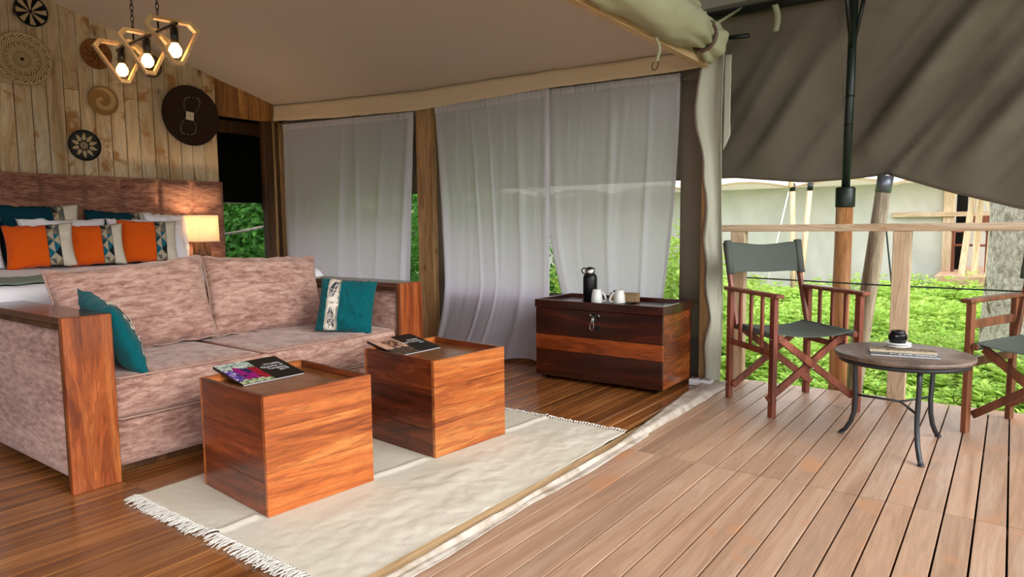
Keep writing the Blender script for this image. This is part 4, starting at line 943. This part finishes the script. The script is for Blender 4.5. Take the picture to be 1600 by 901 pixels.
g = G(); g.box((.016, -.052, -.052), (.024, .052, .052), .01, 0, Matrix.Rotation(R(-6), 4, 'X')); g.obj('square_border', M['chaincol'], bb)
g = G(); g.box((.022, -.040, -.040), (.029, .040, .040), .008, 0, Matrix.Rotation(R(-6), 4, 'X')); g.obj('square_tag', M['cream'], bb); 
g = G(); g.box((.029, -.036, -.001), (.0296, .036, .001), .0002, 0, Matrix.Rotation(R(-6), 4, 'X')); g.box((.029, -.001, -.036), (.0296, .001, .036), .0002, 0, Matrix.Rotation(R(-6), 4, 'X')); g.obj('tag_stitching', M['ink_dark'], bb)

# ================================================================ VERANDA FURNITURE
def director_chair(label, loc, rz, style, wmat):
    t = thing('folding_chair', label, 'chair', loc, rz, 'folding chairs on the veranda')
    W2, D2 = .272, .235          # half width and half depth to leg centres; front is -y
    wm = M[wmat]
    def part(name, fn, mat=wm, parent=t, **kw): g = G(); fn(g); return g.obj(name, mat, parent, **kw)
    for sx in (-1, 1):
        X = sx * W2
        for sy in (-1, 1):
            lg = part('leg', lambda g: g.box((X - .014, sy * D2 - .022, 0), (X + .014, sy * D2 + .022, .680), .002))
            part('bolt', lambda g: g.tube([(X + sx * .0142, sy * D2, .10), (X + sx * .018, sy * D2, .10)], .006, 8), M['steel'], lg)
            part('bolt', lambda g: g.tube([(X + sx * .0142, sy * D2, .445), (X + sx * .018, sy * D2, .445)], .006, 8), M['steel'], lg)
        part('armrest', lambda g: g.box((X - .028, -D2 - .055, .6805), (X + .028, D2 + .045, .702), .005))
        if style == 'slats':
            part('side_rail', lambda g: g.box((X - .010, -D2 + .0225, .345), (X + .010, D2 - .0225, .380), .002))
            for k in range(3):
                y = -D2 + 2 * D2 * (k + 1) / 4; part('slat', lambda g: g.box((X - .007, y - .012, .3805), (X + .007, y + .012, .680), .0015))
        else:
            for z in (.345, .545): part('side_rail', lambda g: g.box((X - .010, -D2 + .0225, z), (X + .010, D2 - .0225, z + .045), .002))
        # back post leaning outward behind the armrest
        bp = part('back_post', lambda g: g.beam((X - sx * .024, D2 - .03, .46), (X - sx * .024, D2 + .125, .975), .020, .034, (0, 1, 0)))
        part('seat_rail', lambda g: g.beam((X - sx * .034, -D2 - .02, .455), (X - sx * .034, D2 + .02, .455), .030, .030))
    for sy, off in ((-1, .0), (1, .0)):
        Y = sy * (D2 - .045)
        for s2 in (-1, 1):
            yy = Y + s2 * .0115
            part('cross_brace', lambda g: g.beam((-s2 * (W2 - .005), yy, .085), (s2 * (W2 - .055), yy, .445), .040, .021, (0, 1, 0)) )
        part('pivot_bolt', lambda g: g.tube([(.0, Y - .026, .262), (.0, Y + .026, .262)], .007, 8), M['steel'])
    def seat(u, v):
        x = -(W2 - .030) + 2 * (W2 - .030) * u; y = -D2 - .005 + 2 * (D2 + .005) * v
        return (x, y, .474 - .026 * sin(pi * u) ** .8 - .010 * sin(pi * u) * (1 - abs(2 * v - 1)) + .004 * fbm(x * 6, y * 6, 2))
    g = G(); g.grid(seat, 30, 24); so = solidify(g.obj('seat', M['chair_canvas'], t), .003)
    for sx in (-1, 1):
        g = G(); g.tube([(sx * (W2 - .034), -D2 - .012, .457), (sx * (W2 - .034), D2 + .012, .457)], .020, 10); g.obj('seat_sleeve', M['chair_canvas'], t)
    def back(u, v):
        x = -(W2 - .0) + 2 * W2 * u; z = .785 + .19 * v + .004 * sin(u * 9); sag = .045 * sin(pi * u)
        x = -(W2 - .010) + 2 * (W2 - .010) * u
        return (x, D2 + .125 * (z - .46) / .515 - .052 + sag + .004 * fbm(u * 6, v * 3), z - .010 * sin(pi * u) * (v * 2 - .6))
    g = G(); g.grid(back, 40, 12); g.grid(lambda u, v: tuple(V(back(u, v)) + V((0, .004, 0))), 40, 12); g.obj('back_canvas', M['chair_canvas'], t)
    for sx in (-1, 1):
        g = G(); a = V((sx * (W2 - .024), D2 + .125 * (.785 - .46) / .515 - .03, .780)); b = V((sx * (W2 - .024), D2 + .125 * (.985 - .46) / .515 - .03, .986))
        g.tube([a, b], .031, 14, flat=.75); g.obj('back_sleeve', M['chair_canvas'], t)
    g = G()
    for v in (0, 1): g.tube([V(back(i / 24, v)) + V((0, -.002, 0)) for i in range(25)], .0028, 4)
    g.obj('edge_binding', plain('green_binding', (58, 84, 70), .8), t)
    return t
director_chair('red-brown folding chair with vertical side slats and grey-green canvas, left of the table', (-1.045, 4.255, 0), R(48), 'slats', 'chairwood')
director_chair('brown folding chair with horizontal side rails, cut by the right edge of the photo', (.190, 4.285, 0), R(-23), 'rails', 'chairwood_dark')
# round table
tb = thing('round_table', 'small round brown-topped table with three curved iron legs', 'table', (-.405, 3.768, 0))
g = G(); g.lathe([(0, .436), (.285, .436), (.300, .440), (.304, .448), (.303, .458), (.297, .461), (.0, .462)], n=64, caps=False); g.obj('table_top', M['tabletop'], tb)
g = G(); g.lathe([(.270, .416), (.284, .416), (.284, .4355), (.270, .4355)], n=48, caps=False); g.obj('top_ring', M['iron'], tb)
lf = [(-.262, .041), (.118, -.285), (.142, .240)]
for fx, fy in lf:
    r = sqrt(fx * fx + fy * fy); ux, uy = fx / r, fy / r
    prof = [(.235, .43), (.237, .36), (.232, .28), (.226, .20), (.232, .13), (.250, .07), (.278, .025), (.300, .006)]
    g = G(); g.tube([(ux * a * r / .29, uy * a * r / .29, z) for a, z in prof], .0125, 10, flat=.8); lg = g.obj('leg', M['iron'], tb)
    g = G(); g.lathe([(.014, 0), (.016, .002), (.012, .010), (0, .011)], (ux * r * 1.03, uy * r * 1.03, 0), 10); g.obj('foot', M['iron'], lg)
    g = G(); g.tube([(0, 0, .215), (ux * .215 * r / .29, uy * .215 * r / .29, .215)], .006, 8); g.obj('stay_rod', M['iron'], tb)
# magazine on the round table
mg = thing('magazine', 'glossy landscape magazine with a plains photo on the round table', 'magazine', (-.522, 3.594, .4625), R(11))
g = G(); g.box((.002, .002, 0), (.288, .203, .007), .001); g.obj('pages', M['paper'], mg)
g = G(); g.box((0, 0, .0072), (.29, .205, .0085), .0005); g.obj('cover', M['black_gloss'], mg)
def photo_plain(u, v):
    n = fbm(u * 9, v * 22, 3); return (rgb(148, 128, 104) if n > 0 else rgb(96, 80, 66)) if v > .5 + .1 * fbm(u * 4, 1) else (rgb(208, 196, 172) if n > -.1 else rgb(176, 156, 128))
g = G(); g.grid(lambda u, v: (.003 + .284 * u, .062 + .140 * v, .0088), 50, 26, 0, False, False, lambda u, v: photo_plain(u, v)); g.obj('cover_photo', M['pattern'], mg, label='printed photo of dry plains')
text('cover_lettering', 'Ang’ata Camps', .032, M['ink_white'], mg, Matrix.Translation((.082, .018, .0089)) @ Matrix.Diagonal((1, 1.35, 1, 1)), ext=.0004)
# coaster / white dish with camera lens
ds = thing('white_dish', 'two stacked white dishes under the black lens', 'dish', (-.445, 3.905, .4625))
for z in (0, .0125): g = G(); g.lathe([(0, .0), (.045, 0), (.062, .006), (.064, .011), (.061, .0122), (.0, .0095)], (0, 0, z), 36, caps=False); g.obj('dish', M['ceramic'], ds)
ln = thing('camera_lens', 'black camera lens standing on the white dishes', 'lens', (-.445, 3.905, .4850))
g = G(); g.lathe([(.034, 0), (.037, .002), (.038, .012), (.041, .014), (.0415, .042), (.040, .046), (.037, .047), (.037, .050)], n=40); g.obj('barrel', M['matte_black'], ln)
g = G()
for i in range(40):
    a = 2 * pi * i / 40; g.beam((.0415 * cos(a), .0415 * sin(a), .019), (.0415 * cos(a), .0415 * sin(a), .036), .0025, .0025, (cos(a), sin(a), 0), .0005)
g.obj('focus_ring', M['matte_black'], ln, kind='stuff')
g = G(); g.lathe([(.033, .0505), (.033, .060), (.030, .062), (.024, .058), (0, .057)], n=36, caps=False); g.obj('rear_cap', M['matte_black'], ln)
g = G(); g.box((-.006, -.0425, .038), (.006, -.041, .040), .0003); g.obj('marking', M['ink_white'], ln)

# ================================================================ OUTDOORS
random.seed(21)
def leaf_pts(c, nrm, along, L, Wd, fold=.25):
    n = nrm.normalized(); a = (along - n * along.dot(n)).normalized(); b = n.cross(a)
    return [c, c + a * L * .45 + b * Wd * .5 + n * fold * Wd, c + a * L, c + a * L * .45 - b * Wd * .5 + n * fold * Wd, c + a * L * .5]
def add_leaf(g, c, nrm, along, L, Wd, col):
    p = leaf_pts(c, nrm, along, L, Wd); n = len(g.v); g.v += [tuple(q) for q in p]
    g.f += [[n, n + 1, n + 4], [n + 1, n + 2, n + 4], [n + 2, n + 3, n + 4], [n + 3, n, n + 4]]; g.mi += [0] * 4; g.sm += [False] * 4; g.c += [col] * 4
rnd = random.uniform
def plant(g, x, y, z, h, r, leaf, tiers, per):
    for t_ in range(tiers):
        k = (t_ + 1) / tiers; zz = z + h * (.25 + .75 * k); rad = r * (1.15 - .8 * k); a0 = rnd(0, 6.28)
        for i in range(per):
            a = a0 + 6.283 * i / per + rnd(-.3, .3); d = V((cos(a), sin(a), rnd(-.25, .25))); nn = V((-cos(a) * .35, -sin(a) * .35, 1)) + V((rnd(-.3, .3), rnd(-.3, .3), 0))
            s = leaf * rnd(.75, 1.25) * (1 - .35 * k); v = rnd(.72, 1.08); add_leaf(g, V((x, y, zz)) + d * rad * .3, nn, d, s + rad * .3, s * .62, (v * rnd(.85, 1.1), v, v * rnd(.8, 1.05), 1))
def gtop(x, y): return gh(x, y)
def cover_h(x, y):
    """height of the plant cover"""
    e = min(1, max(0, (y - 5.35 - .25 * fbm(x * 2, 3)) / 1.3)); hump = .5 + .5 * fbm(x * .55 + 3, y * .4, 2)
    return e * (.22 + .34 * hump + .05 * max(0, y - 7)) - (.22 * math.exp(-((x + 3.0) / 1.0) ** 2) if y > 8 else 0)
g = G(); cnt = 0
for i in range(5200):
    y = 5.15 + 7.6 * random.random() ** 1.35; x = rnd(-6.2 - (y - 5) * .3, 1.4 + (y - 5) * .25); h = cover_h(x, y)
    if h < .05: continue
    if (x - .12) ** 2 + (y - 7.7) ** 2 < .17: continue
    far = (y - 5) / 8; h *= rnd(.75, 1.1); plant(g, x, y, gtop(x, y), h, .11 + .06 * far, .078 + .042 * far, 5 if h > .2 else 3, 6 if far < .5 else 5)
o = g.obj('ground_plants', M['leaf'], label='dense bright green nettle-like plants covering the ground beyond the railing', cat='plants', kind='stuff')
g = G()
for i in range(9000):
    y = 4.80 + 1.6 * random.random(); x = rnd(-2.2, 1.9)
    if fbm(x * 1.6, y * 2.2, 6) < -.16 and y < 5.5: continue
    z = gtop(x, y); a = rnd(0, 6.28); L = rnd(.03, .085); d = V((cos(a) * .5, sin(a) * .5, 1)); w = V((-sin(a), cos(a), 0)) * rnd(.004, .009); v = rnd(.7, 1.1)
    p = V((x, y, z)); q = p + d * L * .6; e = q + V((cos(a), sin(a), .3)) * L * .5; g.add([p - w, p + w, q + w, q - w, e], [[0, 1, 2, 3], [3, 2, 4]], 0, False, (v, v, v, 1))
for i in range(1500):
    y = 4.85 + .9 * random.random(); x = rnd(-1.8, 1.4)
    if fbm(x * 1.6, y * 2.2, 6) < .02: continue
    plant(g, x, y, gtop(x, y), rnd(.03, .10), .04, .04, 2, 5)
g.obj('lawn_grass', M['grass'], label='short patchy grass and weeds along the deck edge', cat='grass', kind='stuff')
for i, (x, y, s) in enumerate(((-.50, 5.25, .05), (-.32, 5.32, .035), (.05, 5.10, .05), (.22, 5.35, .04), (-.9, 5.2, .03))):
    g = G(); g.grid(lambda u, v: (lambda a, b: (x + s * cos(a) * sin(b) * (1.6 + .3 * fbm(a, b, i)), y + s * sin(a) * sin(b), gtop(x, y) + s * .6 * cos(b) + .005))(2 * pi * u, pi * v), 12, 8)
    g.obj('stone', M['bark'], label='small grey-brown stone in the grass, %s' % ('left of the white-topped table leg', 'below the guy rope', 'under the right folding chair', 'far right under the chair seat', 'behind the left folding chair')[i] if i != 0 else 'small grey-brown stone in the grass beyond the round table', cat='stone')

# big tree
tk = thing('tree_trunk', 'thick pale grey tree trunk behind the right folding chair', 'tree', (.125, 7.7, GZ - .35))
def trunkf(u, v):
    a = 2 * pi * u; z = 3.8 * v; r = .335 + .02 * fbm(cos(a) * 2, sin(a) * 2, z) + .10 * math.exp(-z * 2.4) * (1 + .4 * cos(a * 3)) + .006 * fbm(cos(a) * 9, sin(a) * 9, z * 6)
    return (r * cos(a) + .03 * sin(z), r * sin(a), z)
g = G(); g.grid(trunkf, 60, 60, flip=False); g.obj('trunk', M['bark'], tk)
def crown(g, c, rx, ry, rz, n, L, dark=.6):
    for i in range(n):
        d = V((random.gauss(0, 1), random.gauss(0, 1), random.gauss(0, 1))).normalized(); k = random.random() ** .35; p = V(c) + V((d.x * rx * k, d.y * ry * k, d.z * rz * k))
        v = rnd(dark, 1.1); s = L * rnd(.7, 1.3); add_leaf(g, p, d + V((rnd(-.6, .6), rnd(-.6, .6), rnd(.2, 1))), V((rnd(-1, 1), rnd(-1, 1), rnd(-.7, .3))), s, s * .55, (v, v, v, 1))
# second tent beyond the garden
tt = thing('safari_tent', 'large grey-green tent with a white scalloped roof beyond the garden', 'tent', (0, 14, -.45))
def tw(u, v):
    x = -12 + 11.05 * u; z = .1 + 2.2 * v; return (x, .03 * fbm(x * 3, z * .8, 2) + .02 * sin(x * 4) * v, z)
g = G(); g.grid(tw, 200, 24); solidify(g.obj('wall_canvas', M['tent_wall'], tt), .01)
nodes = [-11.2, -8.9, -7.0, -5.15, -3.30, -1.65, -.2]
def zedge(x):
    for a, b in zip(nodes, nodes[1:]):
        if x <= b: k = (x - a) / (b - a); return 2.19 + .13 * sin(pi * max(0, k))
    return 2.19
def rf(u, v): x = -11.2 + 11.0 * u; return (x, -.75 + 3.6 * v, zedge(x) * (1 - v) + 3.9 * v + (.1 * sin(pi * v)))
g = G(); g.grid(rf, 220, 8); g.obj('roof_sheet', M['tent_roof'], tt)
g = G(); g.grid(lambda u, v: (-11.2 + 11.0 * u, -.755 + .02 * v, zedge(-11.2 + 11.0 * u) + .012 - .045 * v), 220, 1); g.obj('roof_hem', M['tent_lip'], tt)
g = G(); g.grid(lambda u, v: (-11.2 + 10.3 * u, -.16, 2.215 + .22 * v), 100, 2); g.obj('inner_valance', M['tent_roof'], tt)
for (x, tx) in ((-3.30, -3.17), (-3.0, -3.10)):
    g = G(); g.tube([(tx, -1.0, -.1), (x, -.78, 2.12)], [.055, .045], 10); g.obj('pole', M['pine_z'], tt)
    g = G(); g.tube([(x, -.785, 2.12), (x + (x - tx) * .05, -.775, 2.26)], .05, 10); g.obj('pole_cap', M['black_steel'], tt)
g = G(); g.lathe([(0, -.04), (.06, .0), (.05, .12), (.0, .26)], (-3.33, -.8, 2.2), 10); g.obj('finial', M['pine_z'], tt)
g = G(); g.tube([(-3.36, -.8, 2.12), (-3.65, -1.4, -.05)], .014, 6); g.obj('guy_line', M['cord_pale'], tt)
bx(tt, 'door_post', (-.98, -.06, .0), (-.82, .06, 2.2), M['pine_z'])
bx(tt, 'cross_rail', (-1.75, -.10, 1.62), (-.2, -.04, 1.70), M['pine_x'])
bx(tt, 'dark_screen', (-.80, .10, .3), (-.64, .16, 2.2), M['black_canvas'])
bx(tt, 'porch_floor', (-.95, -1.6, .55), (2.0, 1.2, .70), M['deck'])
for (a, b) in (((-.66, -1.2, .3), (-.50, -1.1, 2.15)), ((-.47, -1.2, .3), (-.41, -1.1, 2.3)), ((-.40, -1.25, 2.1), (-.12, -1.15, 1.25)), ((-.28, -1.2, .3), (-.24, -1.1, 2.2))):
    g = G(); g.beam(a, b, .09, .07, (0, 1, 0)); g.obj('timber_post', M['pine_z'], tt)
g = G(); g.box((-.95, 1.1, .6), (2.4, 1.14, 2.5), .002); g.obj('back_panel', M['tent_wall'], tt)
for i, (x, lab) in enumerate(((-.36, 'reddish folding chair on the far tent porch, left of its crossed posts'), (.26, 'reddish folding chair on the far tent porch, right of its crossed posts'))):
    c = thing('porch_chair', lab, 'chair', (x + (i - .5) * .25, 13.6, .255), R(20 * (i * 2 - 1)), 'chairs on the far porch')
    for sx in (-.25, .25):
        for sy in (-.2, .2): g = G(); g.box((sx - .02, sy - .02, 0), (sx + .02, sy + .02, .65), .002); g.obj('leg', M['chairwood'], c)
        g = G(); g.box((sx - .025, -.24, .65), (sx + .025, .24, .68), .002); g.obj('armrest', M['chairwood'], c)
    g = G(); g.box((-.25, -.2, .42), (.25, .2, .45), .004); g.obj('seat', M['chairwood'], c)
    g = G(); g.box((-.25, .2, .68), (.25, .23, .92), .004); g.obj('backrest', M['chairwood'], c)

# trees and bushes outside the tent walls
def bush(label, name, c, rx, ry, rz, n, L, trunk=None, mat='leaf_dark', dark=.5):
    b = thing(name, label, 'tree' if trunk else 'shrub', (c[0], c[1], GZ)); g = G(); crown(g, (0, 0, c[2] - GZ), rx, ry, rz, n, L, dark); g.obj('foliage', M[mat], b)
    g = G(); g.tube([(0, 0, -.1), (.05, .03, (c[2] - GZ) * .6), (.0, 0, c[2] - GZ + rz * .3)], [trunk or .05, (trunk or .05) * .8, .02], 8); g.obj('stem', M['bark_dark'], b); return b
bush('leafy green shrub glimpsed between the first curtain and the timber post', 'shrub', (-6.1, 7.4, .5), 1.5, .9, 1.2, 3800, .10)
bush('bright green shrub glimpsed between the two right curtains', 'shrub', (-3.9, 8.0, .3), 1.3, .9, .95, 3200, .10, mat='leaf')
bush('bright green shrub glimpsed right of the curtain behind the chest', 'shrub', (-2.9, 7.0, .2), .9, .8, .75, 2600, .09, mat='leaf')
bush('shady forest tree beyond the doorway, nearer one', 'forest_tree', (-10.4, 7.2, 1.0), 1.5, 1.5, 1.7, 5200, .13, .09)
bush('shady forest tree beyond the doorway, farther one', 'forest_tree', (-12.6, 6.4, 1.6), 2.0, 2.4, 2.4, 5200, .16, .12)
bush('forest tree standing behind the left window curtain', 'forest_tree', (-8.6, 9.2, 1.5), 2.2, 1.4, 2.2, 5200, .14, .12)
bush('dense forest tree filling the view behind the doorway trees', 'forest_tree', (-14.5, 8.6, 1.2), 3.0, 2.6, 2.6, 6000, .22, .14)
bush('tall hedge tree behind the far tent, left part', 'forest_tree', (-9, 21, 3), 5.5, 2, 3.6, 4200, .4, .3)
bush('tall hedge tree behind the far tent, right part', 'forest_tree', (3.5, 22, 3), 6.5, 2, 3.6, 4200, .4, .3)
g = G(); g.tube([(-8.9, 5.75, 2.6), (-8.6, 5.72, 1.55), (-8.35, 5.78, .9), (-8.05, 5.85, -.3)], [.05, .06, .07, .085], 10); g.obj('leaning_trunk', M['bark_dark'], label='dark leaning trunk seen through the doorway', cat='tree')
g = G(); g.tube([(-8.9, 4.9, .96), (-8.7, 5.4, 1.05), (-8.5, 5.9, 1.16)], .018, 8); g.obj('fallen_branch', M['bark'], label='pale bare branch crossing behind the dark leaning trunk', cat='branch')
